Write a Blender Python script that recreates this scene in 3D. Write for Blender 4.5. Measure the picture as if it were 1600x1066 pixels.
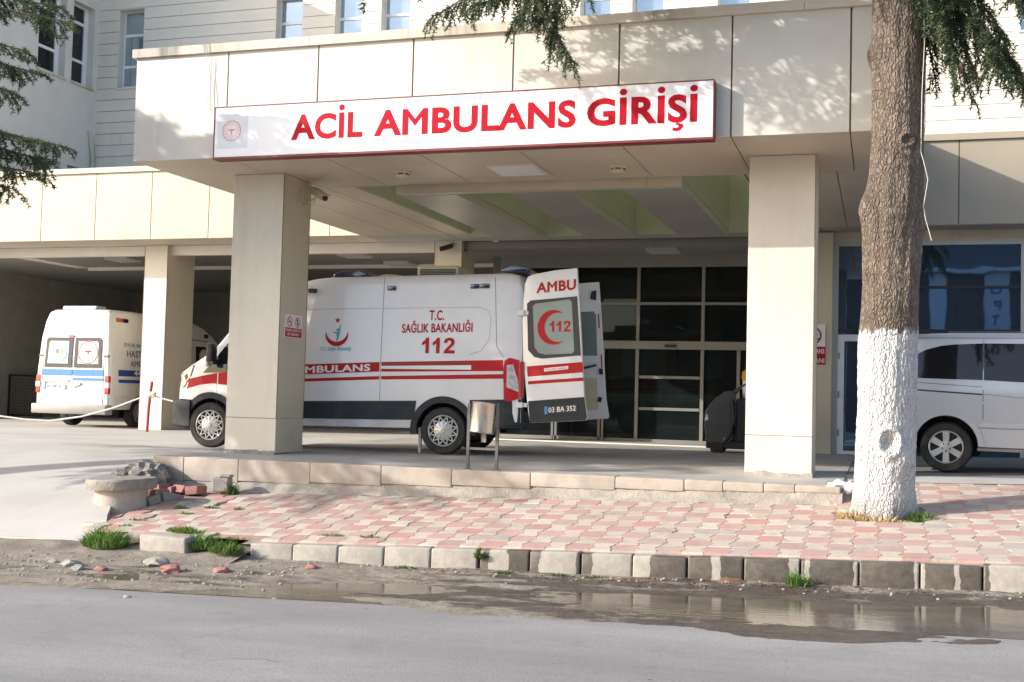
import bpy, bmesh, math, random
from mathutils import Vector, Matrix, noise as mnoise

for _o in list(bpy.data.objects):
    bpy.data.objects.remove(_o)
SC = bpy.context.scene
COL = SC.collection
R = math.radians

# ------------------------------------------------------------------ camera
cam_d = bpy.data.cameras.new('camera')
cam = bpy.data.objects.new('camera', cam_d)
COL.objects.link(cam)
SC.camera = cam
cam_d.sensor_width = 36.0
cam_d.lens = 41.19
cam_d.clip_start = 0.1
cam_d.clip_end = 600
yaw, pit, rol = 0.30578833, 0.04629357, 0.02559094
fw = Vector((-math.sin(yaw)*math.cos(pit), math.cos(yaw)*math.cos(pit), math.sin(pit)))
rt = Vector((math.cos(yaw), math.sin(yaw), 0))
up = rt.cross(fw)
rt2 = rt*math.cos(rol) + up*math.sin(rol)
up2 = up*math.cos(rol) - rt*math.sin(rol)
cm = Matrix.Identity(4)
for i in range(3):
    cm[i][0] = rt2[i]; cm[i][1] = up2[i]; cm[i][2] = -fw[i]
cm[2][3] = 0.94
cam.matrix_world = cm

# ------------------------------------------------------------------ light
SUN = Vector((1.69, 1.0, -0.82)).normalized()       # travel direction of the sunlight
world = bpy.data.worlds.new('World')
SC.world = world
world.use_nodes = True
wn = world.node_tree.nodes
sky = wn.new('ShaderNodeTexSky')
sky.sky_type = 'NISHITA'
sky.sun_disc = False
sky.sun_elevation = math.asin(-SUN.z)
sky.sun_rotation = math.atan2(-SUN.x, -SUN.y)
sky.altitude = 900
sky.dust_density = 4.0
sky.ozone_density = 0.6
world.node_tree.links.new(sky.outputs[0], wn['Background'].inputs['Color'])
wn['Background'].inputs['Strength'].default_value = 0.15
sl = bpy.data.lights.new('sun', 'SUN')
sl.energy = 2.8
sl.angle = R(0.5)
sl.color = (1.0, 0.962, 0.905)
so = bpy.data.objects.new('sun', sl)
COL.objects.link(so)
so.rotation_euler = SUN.to_track_quat('-Z', 'Y').to_euler()
so.location = (-30, -20, 25)
SC.view_settings.view_transform = 'Standard'
SC.view_settings.look = 'None'
SC.view_settings.exposure = 1.12
SC.view_settings.gamma = 1.0
SC.view_settings.use_curve_mapping = False

# ------------------------------------------------------------------ helpers
random.seed(7)
RR = random.uniform

class MB:
    def __init__(s):
        s.v = []; s.f = []; s.m = []; s.c = []
    def add(s, vs, fs, mi=0):
        b = len(s.v)
        s.v.extend([tuple(q) for q in vs])
        for f in fs:
            s.f.append([b+i for i in f]); s.m.append(mi)
        return s
    def box(s, x0, x1, y0, y1, z0, z1, mi=0):
        return s.add([(x0,y0,z0),(x1,y0,z0),(x1,y1,z0),(x0,y1,z0),(x0,y0,z1),(x1,y0,z1),(x1,y1,z1),(x0,y1,z1)],
                     [(0,3,2,1),(4,5,6,7),(0,1,5,4),(1,2,6,5),(2,3,7,6),(3,0,4,7)], mi)
    def hexa(s, p, mi=0):      # eight corners in box order
        return s.add(p, [(0,3,2,1),(4,5,6,7),(0,1,5,4),(1,2,6,5),(2,3,7,6),(3,0,4,7)], mi)
    def prism(s, poly, fn, a, b, mi=0):   # poly of 2d points, fn(u,v,w)->3d
        n = len(poly)
        vs = [fn(u, v, a) for u, v in poly] + [fn(u, v, b) for u, v in poly]
        fs = [list(range(n-1, -1, -1)), list(range(n, 2*n))]
        fs += [(i, (i+1) % n, n+(i+1) % n, n+i) for i in range(n)]
        return s.add(vs, fs, mi)
    def tube(s, path, rad, n=8, mi=0, cap=True):
        P = [Vector(p) for p in path]
        if not hasattr(rad, '__len__'): rad = [rad]*len(P)
        vs = []; fs = []
        t = (P[1]-P[0]).normalized()
        a = t.cross(Vector((0, 0, 1)))
        if a.length < 1e-3: a = t.cross(Vector((0, 1, 0)))
        a.normalize()
        for i, p in enumerate(P):
            t = (P[min(i+1, len(P)-1)]-P[max(i-1, 0)]).normalized()
            a = (a - t*a.dot(t)); a.normalize()
            b = t.cross(a)
            for k in range(n):
                an = 2*math.pi*k/n
                vs.append(p + (a*math.cos(an)+b*math.sin(an))*rad[i])
        for i in range(len(P)-1):
            for k in range(n):
                k2 = (k+1) % n
                fs.append((i*n+k, i*n+k2, (i+1)*n+k2, (i+1)*n+k))
        if cap:
            fs.append(list(range(n-1, -1, -1))); fs.append([(len(P)-1)*n+k for k in range(n)])
        return s.add(vs, fs, mi)
    def lathe(s, prof, o, ax='z', n=32, mi=0, cap=True):
        vs = []; fs = []
        for r, h in prof:
            for k in range(n):
                an = 2*math.pi*k/n; c, d = r*math.cos(an), r*math.sin(an)
                if ax == 'z': q = (c, d, h)
                elif ax == 'y': q = (d, h, c)
                else: q = (h, c, d)
                vs.append((o[0]+q[0], o[1]+q[1], o[2]+q[2]))
        for i in range(len(prof)-1):
            for k in range(n):
                k2 = (k+1) % n
                fs.append((i*n+k, i*n+k2, (i+1)*n+k2, (i+1)*n+k))
        if cap:
            fs.append(list(range(n-1, -1, -1))); fs.append([(len(prof)-1)*n+k for k in range(n)])
        return s.add(vs, fs, mi)
    def blob(s, c, r, seed=0, amp=.25, n=2, mi=0, flat=None):
        bm = bmesh.new(); bmesh.ops.create_icosphere(bm, subdivisions=n, radius=1)
        b = []
        for v in bm.verts:
            k = 1+amp*mnoise.noise(v.co*1.6+Vector((seed*3.1, seed*1.7, 0)))+amp*.6*mnoise.noise(v.co*4+Vector((seed, 5, 0)))
            q = v.co*k
            b.append((c[0]+q.x*r[0], c[1]+q.y*r[1], c[2]+max(q.z, -9 if flat is None else flat)*r[2]))
        fs = [[w.index for w in f.verts] for f in bm.faces]
        bm.free()
        return s.add(b, fs, mi)
    def build(s, name, mats, parent=None, bevel=0, smooth=False, angle=35, seg=1, recalc=True, xf=None):
        me = bpy.data.meshes.new(name)
        v = s.v
        if xf is not None: v = [tuple(xf @ Vector(q)) for q in v]
        off = Vector((0, 0, 0))
        if parent is None:
            xs = [q[0] for q in v]; ys = [q[1] for q in v]; zs = [q[2] for q in v]
            off = Vector(((min(xs)+max(xs))/2, (min(ys)+max(ys))/2, min(zs)))
        else:
            if parent.get('_wo') is not None: off = Vector(parent['_wo'])
        me.from_pydata([(q[0]-off.x, q[1]-off.y, q[2]-off.z) for q in v], [], s.f)
        if not isinstance(mats, (list, tuple)): mats = [mats]
        for m in mats: me.materials.append(m)
        me.polygons.foreach_set('material_index', s.m)
        bm = bmesh.new(); bm.from_mesh(me)
        if recalc: bmesh.ops.recalc_face_normals(bm, faces=bm.faces)
        if bevel:
            es = [e for e in bm.edges if len(e.link_faces) == 2 and e.calc_face_angle(0) > R(30)]
            bmesh.ops.bevel(bm, geom=es, offset=bevel, segments=seg, affect='EDGES', profile=.6, clamp_overlap=True)
        bm.to_mesh(me); bm.free()
        if smooth:
            me.polygons.foreach_set('use_smooth', [True]*len(me.polygons))
            me.set_sharp_from_angle(angle=R(angle))
        me.update()
        o = bpy.data.objects.new(name, me)
        COL.objects.link(o)
        if parent is None: o.location = off
        else:
            o.parent = parent
            if parent.get('_wo') is not None: o['_wo'] = list(parent['_wo'])
        return o

def tag(o, label=None, cat=None, group=None, kind=None):
    if label: o['label'] = label
    if cat: o['category'] = cat
    if group: o['group'] = group
    if kind: o['kind'] = kind
    return o

def thing(name, label, cat, loc=(0, 0, 0), rotz=0, group=None, world=True):
    """An Empty at the base. world=True: its parts are given in world coordinates."""
    o = bpy.data.objects.new(name, None); COL.objects.link(o)
    o.empty_display_size = .2
    o.location = loc; o.rotation_euler = (0, 0, rotz)
    tag(o, label, cat, group)
    if world: o['_wo'] = list(loc)
    return o

def copy_tree(o, parent=None):
    c = o.copy(); COL.objects.link(c)
    if parent is not None: c.parent = parent
    for ch in list(o.children): copy_tree(ch, c)
    return c

# ------------------------------------------------------------------ materials
def _n(nt, t, **kw):
    n = nt.nodes.new(t)
    for k, v in kw.items(): setattr(n, k, v)
    return n

def noise_node(nt, co, scale, detail=4, rough=.55, sx=None):
    n = _n(nt, 'ShaderNodeTexNoise')
    n.inputs['Scale'].default_value = scale
    n.inputs['Detail'].default_value = detail
    n.inputs['Roughness'].default_value = rough
    if sx:
        mp = _n(nt, 'ShaderNodeMapping'); mp.inputs['Scale'].default_value = sx
        nt.links.new(co, mp.inputs['Vector']); co = mp.outputs[0]
    nt.links.new(co, n.inputs['Vector'])
    return n.outputs['Fac']

def ramp(nt, fac, stops, interp='LINEAR'):
    r = _n(nt, 'ShaderNodeValToRGB')
    r.color_ramp.interpolation = interp
    els = r.color_ramp.elements
    while len(els) < len(stops): els.new(.5)
    for e, (p, c) in zip(els, stops):
        e.position = p
        e.color = (*c, 1) if hasattr(c, '__len__') else (c, c, c, 1)
    nt.links.new(fac, r.inputs[0])
    return r.outputs[0]

def mixc(nt, fac, a, b, mode='MIX'):
    m = _n(nt, 'ShaderNodeMix', data_type='RGBA', blend_type=mode)
    if hasattr(fac, 'links'): nt.links.new(fac, m.inputs[0])
    else: m.inputs[0].default_value = fac
    for k, q in ((6, a), (7, b)):
        if hasattr(q, 'links'): nt.links.new(q, m.inputs[k])
        else: m.inputs[k].default_value = (*q, 1)
    return m.outputs[2]

def base(name):
    m = bpy.data.materials.new(name); m.use_nodes = True
    nt = m.node_tree
    return m, nt, nt.nodes['Principled BSDF']

def bump(nt, p, h, strength, dist=.02, prev=None):
    b = _n(nt, 'ShaderNodeBump')
    b.inputs['Strength'].default_value = strength
    b.inputs['Distance'].default_value = dist
    nt.links.new(h, b.inputs['Height'])
    nt.links.new(b.outputs[0], p.inputs['Normal'])

def mat(name, col, rough=.6, metal=0, spec=.5, var=.08, scale=3, bmp=0, bscale=40, dirt=None, dscale=1.2, coat=0, rvar=0, streak=None):
    m, nt, p = base(name)
    tc = _n(nt, 'ShaderNodeTexCoord').outputs['Object']
    f = noise_node(nt, tc, scale)
    lo = tuple(max(0, c*(1-var)) for c in col); hi = tuple(min(1, c*(1+var)) for c in col)
    c = ramp(nt, f, [(.3, lo), (.7, hi)])
    if dirt:
        d = noise_node(nt, tc, dscale, 6, .65)
        c = mixc(nt, ramp(nt, d, [(.46, 0.0), (.72, 1.0)]), c, dirt)
    if streak:
        g = _n(nt, 'ShaderNodeNewGeometry').outputs['Position']
        d = noise_node(nt, g, 1.0, 5, .6, (7, 7, .30)); e = noise_node(nt, g, .6, 3)
        k = mixc(nt, ramp(nt, e, [(.42, 0.0), (.62, 1.0)]), (0, 0, 0), ramp(nt, d, [(.48, 0.0), (.75, .55)]))
        c = mixc(nt, k, c, streak)
    nt.links.new(c, p.inputs['Base Color'])
    p.inputs['Roughness'].default_value = rough
    if rvar:
        q = noise_node(nt, tc, scale*2.3)
        nt.links.new(ramp(nt, q, [(.3, max(0, rough-rvar)), (.7, min(1, rough+rvar))]), p.inputs['Roughness'])
    p.inputs['Metallic'].default_value = metal
    p.inputs['Specular IOR Level'].default_value = spec
    if coat: p.inputs['Coat Weight'].default_value = coat
    if bmp: bump(nt, p, noise_node(nt, tc, bscale, 5), bmp)
    return m

M = {}
M['panel'] = mat('cream_composite_panel', (.655, .63, .56), .42, var=.03, scale=1.1, dirt=(.60, .57, .50), dscale=.8, bmp=.06, bscale=2, streak=(.50, .465, .395))
M['panel_tan'] = mat('tan_composite_panel', (.515, .45, .35), .42, var=.03, scale=1.2, dirt=(.465, .405, .31), dscale=.8, bmp=.06, bscale=2, streak=(.38, .32, .24))
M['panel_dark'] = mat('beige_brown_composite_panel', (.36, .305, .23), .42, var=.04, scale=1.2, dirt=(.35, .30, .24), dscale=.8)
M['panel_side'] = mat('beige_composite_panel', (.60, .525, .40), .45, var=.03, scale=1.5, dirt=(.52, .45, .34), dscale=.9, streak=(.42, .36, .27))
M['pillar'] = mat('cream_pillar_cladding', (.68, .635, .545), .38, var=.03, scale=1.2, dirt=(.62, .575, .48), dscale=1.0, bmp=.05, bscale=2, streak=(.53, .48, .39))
M['soffit'] = mat('beige_soffit_panel', (.58, .50, .385), .42, var=.05, scale=1.2, dirt=(.52, .45, .35), dscale=.8)
M['joint'] = mat('brown_joint', (.20, .145, .10), .8, var=.15)
M['coffer'] = mat('coffer_lining_green_light_tint', (.52, .53, .40), .5, var=.06, scale=1.3)  # cream lining with the skylight's green light put into its colour
M['beam'] = mat('grey_beam_panel', (.40, .385, .36), .4, var=.08, scale=1.2)
M['white_trim'] = mat('white_trim', (.72, .69, .64), .5, var=.05)
M['siding'] = mat('cream_siding_board', (.72, .675, .585), .55, var=.035, scale=1.2, bmp=.06, bscale=25, streak=(.58, .54, .46))
M['stucco'] = mat('pale_stucco', (.66, .625, .565), .8, var=.05, scale=1.6, bmp=.2, bscale=90)
M['frame_white'] = mat('white_window_frame', (.78, .79, .80), .35, var=.04)
M['alu'] = mat('grey_aluminium', (.27, .26, .24), .45, .2, var=.06)
M['alu_light'] = mat('light_aluminium', (.50, .49, .46), .4, .2, var=.05)
M['dark_wall'] = mat('dark_garage_wall', (.16, .16, .14), .8, var=.12, bmp=.1)
M['garage_wall'] = mat('grey_green_garage_wall', (.27, .265, .225), .75, var=.1, bmp=.1)
M['ceil'] = mat('grey_garage_ceiling', (.24, .23, .21), .7, var=.06)
M['white_paint'] = mat('white_vehicle_paint', (.74, .75, .765), .28, var=.02, scale=1.5, coat=.5, dirt=(.69, .69, .68), dscale=1.4)
M['white_sill'] = mat('white_vehicle_sill', (.64, .64, .62), .45, var=.08, scale=3, dirt=(.48, .46, .42), dscale=2.5)
M['old_white'] = mat('older_white_vehicle_paint', (.76, .755, .72), .3, var=.02, coat=.4, dirt=(.70, .68, .62), dscale=1.3)
M['cladding'] = mat('dark_grey_cladding', (.028, .034, .040), .6, spec=.25, var=.12, scale=4, dirt=(.055, .056, .055), dscale=2)
M['black'] = mat('black_plastic', (.018, .018, .02), .45, var=.15)
M['rubber'] = mat('tyre_rubber', (.022, .021, .02), .8, var=.2, scale=6, dirt=(.07, .065, .055), dscale=4)
M['arch'] = mat('dark_wheel_arch', (.014, .014, .014), .9, var=.1)
M['rim'] = mat('silver_wheel_trim', (.55, .55, .54), .38, .55, var=.08, dirt=(.36, .34, .31), dscale=6)
M['silver'] = mat('silver_vehicle_paint', (.50, .52, .55), .26, .25, var=.02, coat=.6)
M['red'] = mat('red_vinyl', (.44, .016, .018), .5, var=.05, spec=.2)
M['signred'] = mat('sign_red_letter', (.42, .006, .020), .55, var=.04, spec=.12)
M['darkred'] = mat('dark_red_frame', (.19, .03, .03), .5, var=.1)
M['teal'] = mat('teal_vinyl', (.04, .38, .40), .4, var=.04)
M['palered'] = mat('faded_red_print', (.62, .30, .32), .5, var=.1, spec=.2)
M['blue'] = mat('blue_vinyl', (.045, .20, .60), .4, var=.05)
M['navy'] = mat('navy_vinyl', (.035, .07, .28), .4, var=.05)
M['lilac'] = mat('faded_lilac_vinyl', (.60, .58, .76), .45, var=.12, scale=8)
M['white_vinyl'] = mat('white_vinyl', (.80, .80, .79), .45, var=.03)
M['pink_vinyl'] = mat('pale_pink_vinyl', (.80, .70, .71), .45, var=.03)
M['green_vinyl'] = mat('green_vinyl', (.40, .62, .12), .45, var=.05)
M['mint'] = mat('mint_sticker', (.42, .62, .54), .45, var=.05)
M['bluelamp'] = mat('dark_blue_lens', (.008, .012, .055), .15, spec=.7, coat=1, var=.1)
M['orangelamp'] = mat('orange_lens', (.55, .13, .03), .2, coat=1, var=.1)
M['redlamp'] = mat('red_lens', (.50, .02, .03), .15, coat=1, var=.15, scale=20)
M['clearlamp'] = mat('clear_lens', (.50, .52, .54), .12, coat=1, var=.35, scale=16)
M['beige_plastic'] = mat('beige_plastic', (.60, .54, .38), .5, var=.06)
M['steel'] = mat('brushed_steel', (.66, .62, .55), .22, .95, var=.08, scale=4, rvar=.08)
M['darksteel'] = mat('grey_painted_steel', (.12, .115, .11), .5, .3, var=.25, scale=9)
M['rust'] = mat('rusty_red_paint', (.33, .075, .045), .7, var=.3, scale=12)
M['rope'] = mat('pale_plastic_chain', (.74, .72, .68), .5, var=.1)
M['cable'] = mat('pale_cable', (.60, .55, .48), .7, var=.1)
M['scrub_grey'] = mat('dark_grey_machine_shell', (.075, .08, .075), .5, var=.12)
M['orange'] = mat('orange_plastic', (.85, .33, .04), .5, var=.1)
M['platform'] = mat('grey_platform_floor', (.40, .385, .365), .65, var=.12, scale=1.3, dirt=(.28, .265, .25), dscale=.9, bmp=.12, bscale=30)
M['edge'] = mat('peach_stone_edging', (.44, .375, .31), .8, var=.14, scale=2.6, dirt=(.30, .275, .25), dscale=2.4, bmp=.15, bscale=35)
M['mortar'] = mat('rough_mortar_bed', (.36, .32, .27), .95, var=.18, scale=7, dirt=(.24, .21, .18), dscale=3.5, bmp=.7, bscale=28)
M['concrete'] = mat('pale_concrete', (.47, .445, .41), .85, var=.07, scale=.7, dirt=(.38, .355, .32), dscale=.55, bmp=.16, bscale=60)
M['oldconc'] = mat('weathered_concrete', (.30, .275, .23), .9, var=.16, scale=4, dirt=(.18, .16, .13), dscale=5, bmp=.6, bscale=45)
M['rough'] = mat('broken_concrete', (.27, .255, .235), .95, var=.25, scale=7, dirt=(.13, .12, .11), dscale=6, bmp=1.0, bscale=30)
M['stone'] = mat('grey_stone', (.30, .28, .25), .9, var=.18, scale=6, bmp=.4, bscale=40)
M['redbrick'] = mat('broken_red_paver', (.33, .15, .13), .9, var=.15, scale=8, bmp=.4, bscale=50)
M['bedding'] = mat('paver_bedding', (.30, .22, .185), .95, var=.2, scale=8, bmp=.3)
M['lane'] = mat('grey_lane_asphalt', (.20, .195, .19), .9, var=.12, scale=2, bmp=.3, bscale=120)
M['roofing'] = mat('grey_roofing', (.25, .25, .25), .9)
M['dry'] = mat('dry_grass_blade', (.50, .36, .16), .8, var=.25, scale=15)
M['leaf'] = mat('dead_leaf', (.14, .072, .042), .8, var=.35, scale=12)
M['cone'] = mat('brown_cone', (.17, .085, .05), .85, var=.25, scale=20, bmp=.5, bscale=80)
M['dark_roof'] = mat('dark_roof_tiles', (.035, .04, .05), .8, var=.15)
M['brownwall'] = mat('brown_facade', (.13, .085, .075), .8, var=.1)
M['paleblue'] = mat('pale_blue_render', (.62, .66, .72), .7, var=.03)
M['light_panel'] = mat('white_light_diffuser', (.82, .82, .80), .4, var=.02)

def glass_mat(name, col, rough=.04, spec=.5, metal=0, wav=0):
    m, nt, p = base(name)
    tc = _n(nt, 'ShaderNodeTexCoord').outputs['Object']
    nt.links.new(ramp(nt, noise_node(nt, tc, .7), [(.3, tuple(c*.85 for c in col)), (.7, tuple(min(1, c*1.15) for c in col))]), p.inputs['Base Color'])
    p.inputs['Roughness'].default_value = rough
    p.inputs['Metallic'].default_value = metal
    p.inputs['Specular IOR Level'].default_value = spec
    if wav: bump(nt, p, noise_node(nt, tc, .8, 2), wav, .05)
    return m
M['glass'] = glass_mat('dark_window_glass', (.012, .016, .018), .04, .5)
M['glass_sky'] = glass_mat('blue_tinted_window_glass', (.36, .43, .50), .05, .6, .6, .06)
M['glass_mirror'] = glass_mat('reflective_shopfront_glass', (.11, .185, .28), .02, .9, .85, .05)
M['glass_van'] = glass_mat('tinted_vehicle_glass', (.010, .012, .015), .03, .6)
M['glass_grey'] = glass_mat('frosted_grey_glass', (.20, .26, .26), .25, .5)

def clear_glass(name):
    m, nt, p = base(name)
    tc = _n(nt, 'ShaderNodeTexCoord').outputs['Object']
    nt.links.new(ramp(nt, noise_node(nt, tc, 2.5, 5), [(.3, (.010, .014, .015)), (.7, (.022, .027, .028))]), p.inputs['Base Color'])
    p.inputs['Roughness'].default_value = .03
    tr = _n(nt, 'ShaderNodeBsdfTransparent'); tr.inputs[0].default_value = (.70, .80, .80, 1)
    mx = _n(nt, 'ShaderNodeMixShader'); mx.inputs[0].default_value = .55
    nt.links.new(p.outputs[0], mx.inputs[1]); nt.links.new(tr.outputs[0], mx.inputs[2])
    nt.links.new(mx.outputs[0], nt.nodes['Material Output'].inputs[0])
    return m
M['glass_clear'] = clear_glass('tinted_entrance_glass')

def foliage_mat(name, c1, c2, c3):
    m, nt, p = base(name)
    at = _n(nt, 'ShaderNodeTexCoord').outputs['Object']
    f = noise_node(nt, at, 3.2, 3)
    c = ramp(nt, f, [(.25, c1), (.5, c2), (.78, c3)])
    nt.links.new(c, p.inputs['Base Color'])
    p.inputs['Roughness'].default_value = .65
    p.inputs['Specular IOR Level'].default_value = .25
    tr = _n(nt, 'ShaderNodeBsdfTranslucent'); nt.links.new(c, tr.inputs[0])
    mx = _n(nt, 'ShaderNodeMixShader'); mx.inputs[0].default_value = .32
    nt.links.new(p.outputs[0], mx.inputs[1]); nt.links.new(tr.outputs[0], mx.inputs[2])
    nt.links.new(mx.outputs[0], nt.nodes['Material Output'].inputs[0])
    return m
M['needles'] = foliage_mat('cedar_needles', (.045, .075, .038), (.085, .125, .06), (.16, .18, .085))
M['grass'] = foliage_mat('grass_blade', (.07, .14, .03), (.13, .24, .05), (.24, .33, .09))
M['weed'] = foliage_mat('weed_leaf', (.06, .12, .03), (.12, .20, .05), (.20, .27, .09))

def skylight_mat():
    m, nt, p = base('green_skylight_sheet')
    tc = _n(nt, 'ShaderNodeTexCoord').outputs['Object']
    c = ramp(nt, noise_node(nt, tc, 2), [(.3, (.64, .67, .52)), (.7, (.72, .75, .60))])
    tr = _n(nt, 'ShaderNodeBsdfTranslucent'); nt.links.new(c, tr.inputs[0])
    nt.links.new(c, p.inputs['Base Color'])
    mx = _n(nt, 'ShaderNodeMixShader'); mx.inputs[0].default_value = .7
    nt.links.new(p.outputs[0], mx.inputs[1]); nt.links.new(tr.outputs[0], mx.inputs[2])
    nt.links.new(mx.outputs[0], nt.nodes['Material Output'].inputs[0])
    return m
M['skylight'] = skylight_mat()

def coping_mat():
    m, nt, p = base('stained_coping')
    g = _n(nt, 'ShaderNodeNewGeometry').outputs['Position']
    f = noise_node(nt, g, 1.0, 5, .6, (.55, .55, .1))
    st = noise_node(nt, g, 1.0, 5, .7, (9, 9, .8))
    c = mixc(nt, ramp(nt, f, [(.50, 0.0), (.62, 1.0)]), (.62, .55, .45), mixc(nt, ramp(nt, st, [(.35, 0.0), (.62, 1.0)]), (.46, .41, .34), (.10, .09, .08)))
    nt.links.new(c, p.inputs['Base Color'])
    p.inputs['Roughness'].default_value = .7
    return m
M['coping'] = coping_mat()

def bark_mat():
    m, nt, p = base('bark_with_whitewash')
    tc = _n(nt, 'ShaderNodeTexCoord').outputs['Object']
    # warp, then long plates cut by furrows
    wn_ = _n(nt, 'ShaderNodeTexNoise'); wn_.inputs['Scale'].default_value = 7; wn_.inputs['Detail'].default_value = 3
    nt.links.new(tc, wn_.inputs['Vector'])
    va = _n(nt, 'ShaderNodeVectorMath', operation='MULTIPLY_ADD')
    nt.links.new(wn_.outputs['Color'], va.inputs[0]); va.inputs[1].default_value = (.10, .10, .16); nt.links.new(tc, va.inputs[2])
    mp = _n(nt, 'ShaderNodeMapping'); mp.inputs['Scale'].default_value = (31, 31, 11); nt.links.new(va.outputs[0], mp.inputs['Vector'])
    vo = _n(nt, 'ShaderNodeTexVoronoi', feature='DISTANCE_TO_EDGE'); vo.inputs['Scale'].default_value = 1.0; nt.links.new(mp.outputs[0], vo.inputs['Vector'])
    vc = _n(nt, 'ShaderNodeTexVoronoi', feature='F1'); vc.inputs['Scale'].default_value = 1.0; nt.links.new(mp.outputs[0], vc.inputs['Vector'])
    edge = vo.outputs['Distance']
    cell = _n(nt, 'ShaderNodeSeparateColor'); nt.links.new(vc.outputs['Color'], cell.inputs[0])
    f = noise_node(nt, va.outputs[0], 1.0, 6, .65, (15, 15, 4.0))
    fine = noise_node(nt, tc, 48, 5, .7)
    big = noise_node(nt, tc, 1.6, 4, .6)
    c = ramp(nt, f, [(.28, (.105, .078, .057)), (.46, (.215, .162, .120)), (.62, (.315, .247, .192)), (.8, (.42, .342, .275))])
    c = mixc(nt, ramp(nt, cell.outputs[0], [(0, 0.0), (1, .5)]), c, (.30, .245, .205))
    c = mixc(nt, ramp(nt, big, [(.42, 0.0), (.68, .6)]), c, (.115, .095, .07))
    c = mixc(nt, ramp(nt, fine, [(.35, .5), (.6, 0.0)]), c, (.07, .05, .036))
    crack = ramp(nt, edge, [(.01, 1.0), (.12, 0.0)])
    c = mixc(nt, _m(nt, 'MULTIPLY', _m(nt, 'MULTIPLY', crack, .8), ramp(nt, fine, [(.3, .35), (.65, 1.0)])), c, (.040, .028, .020))
    # whitewash up to about 1.75 m with a ragged brushed edge, worn off at the foot and in the furrows
    sp = _n(nt, 'ShaderNodeSeparateXYZ'); nt.links.new(tc, sp.inputs[0])
    ed = noise_node(nt, tc, 1.0, 5, .75, (11, 11, 3))
    a = _m(nt, 'ADD', _m(nt, 'MULTIPLY', ed, .55), sp.outputs[2])
    topm = ramp(nt, _m(nt, 'DIVIDE', a, 4.0), [(.560, 1.0), (.566, 0.0)])
    foot = ramp(nt, _m(nt, 'DIVIDE', a, 4.0), [(.035, 0.0), (.13, 1.0)])
    chip = ramp(nt, f, [(.24, .1), (.31, 1.0)])
    chip2 = ramp(nt, fine, [(.27, .2), (.37, 1.0)])
    ck = ramp(nt, edge, [(.0, .30), (.028, 1.0)])
    k = _m(nt, 'MULTIPLY', _m(nt, 'MULTIPLY', _m(nt, 'MULTIPLY', topm, foot), _m(nt, 'MULTIPLY', chip, chip2)), ck)
    wcol = mixc(nt, ramp(nt, big, [(.4, 0.0), (.7, .5)]), ramp(nt, fine, [(.3, (.56, .55, .54)), (.7, (.72, .715, .70))]), (.58, .555, .53))
    c = mixc(nt, k, c, wcol)
    nt.links.new(c, p.inputs['Base Color'])
    p.inputs['Roughness'].default_value = .92
    h = _m(nt, 'ADD', _m(nt, 'MULTIPLY', ramp(nt, edge, [(0, 0.0), (.25, 1.0)]), .8), _m(nt, 'ADD', f, _m(nt, 'MULTIPLY', fine, .45)))
    bump(nt, p, h, .85, .03)
    return m
def _m(nt, op, a, b=None):
    n = _n(nt, 'ShaderNodeMath', operation=op)
    for i, q in enumerate((a, b)):
        if q is None: continue
        if hasattr(q, 'links'): nt.links.new(q, n.inputs[i])
        else: n.inputs[i].default_value = q
    return n.outputs[0]
M['bark'] = bark_mat()
M['twig'] = mat('dark_twig_bark', (.075, .055, .042), .9, var=.25, scale=8)

def asphalt_mat():
    m, nt, p = base('worn_asphalt')
    g = _n(nt, 'ShaderNodeNewGeometry').outputs['Position']
    a = noise_node(nt, g, .5, 5, .65, (.5, 1.6, 1))
    b = noise_node(nt, g, 60, 4, .75)
    b2 = noise_node(nt, g, 170, 2, .6)
    d = noise_node(nt, g, 2.2, 7, .75)
    c = ramp(nt, a, [(.32, (.205, .197, .191)), (.5, (.26, .249, .242)), (.66, (.315, .301, .291))])
    c = mixc(nt, ramp(nt, b, [(.36, .7), (.5, 0.0)]), c, (.135, .13, .125))
    c = mixc(nt, ramp(nt, b2, [(.60, 0.0), (.72, .55)]), c, (.44, .425, .41))
    c = mixc(nt, ramp(nt, d, [(.54, 0.0), (.70, .6)]), c, (.19, .178, .165))
    v = _n(nt, 'ShaderNodeTexVoronoi'); v.inputs['Scale'].default_value = 1.6
    nt.links.new(g, v.inputs['Vector'])
    c = mixc(nt, ramp(nt, v.outputs['Distance'], [(.014, 1.0), (.028, 0.0)]), c, (.07, .05, .035))
    # hairline cracks
    wp = _n(nt, 'ShaderNodeTexNoise'); wp.inputs['Scale'].default_value = 1.4; wp.inputs['Detail'].default_value = 4; nt.links.new(g, wp.inputs['Vector'])
    va = _n(nt, 'ShaderNodeVectorMath', operation='MULTIPLY_ADD'); nt.links.new(wp.outputs['Color'], va.inputs[0]); va.inputs[1].default_value = (1.1, 1.1, 0); nt.links.new(g, va.inputs[2])
    vk = _n(nt, 'ShaderNodeTexVoronoi', feature='DISTANCE_TO_EDGE'); vk.inputs['Scale'].default_value = .38; nt.links.new(va.outputs[0], vk.inputs['Vector'])
    ck = mixc(nt, ramp(nt, noise_node(nt, g, .8, 2), [(.50, 0.0), (.62, .45)]), (0, 0, 0), ramp(nt, vk.outputs['Distance'], [(.002, 1.0), (.006, 0.0)]))
    c = mixc(nt, ck, c, (.10, .095, .09))
    nt.links.new(c, p.inputs['Base Color'])
    p.inputs['Roughness'].default_value = .85
    bump(nt, p, b, .5, .010)
    return m
M['asphalt'] = asphalt_mat()

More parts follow.
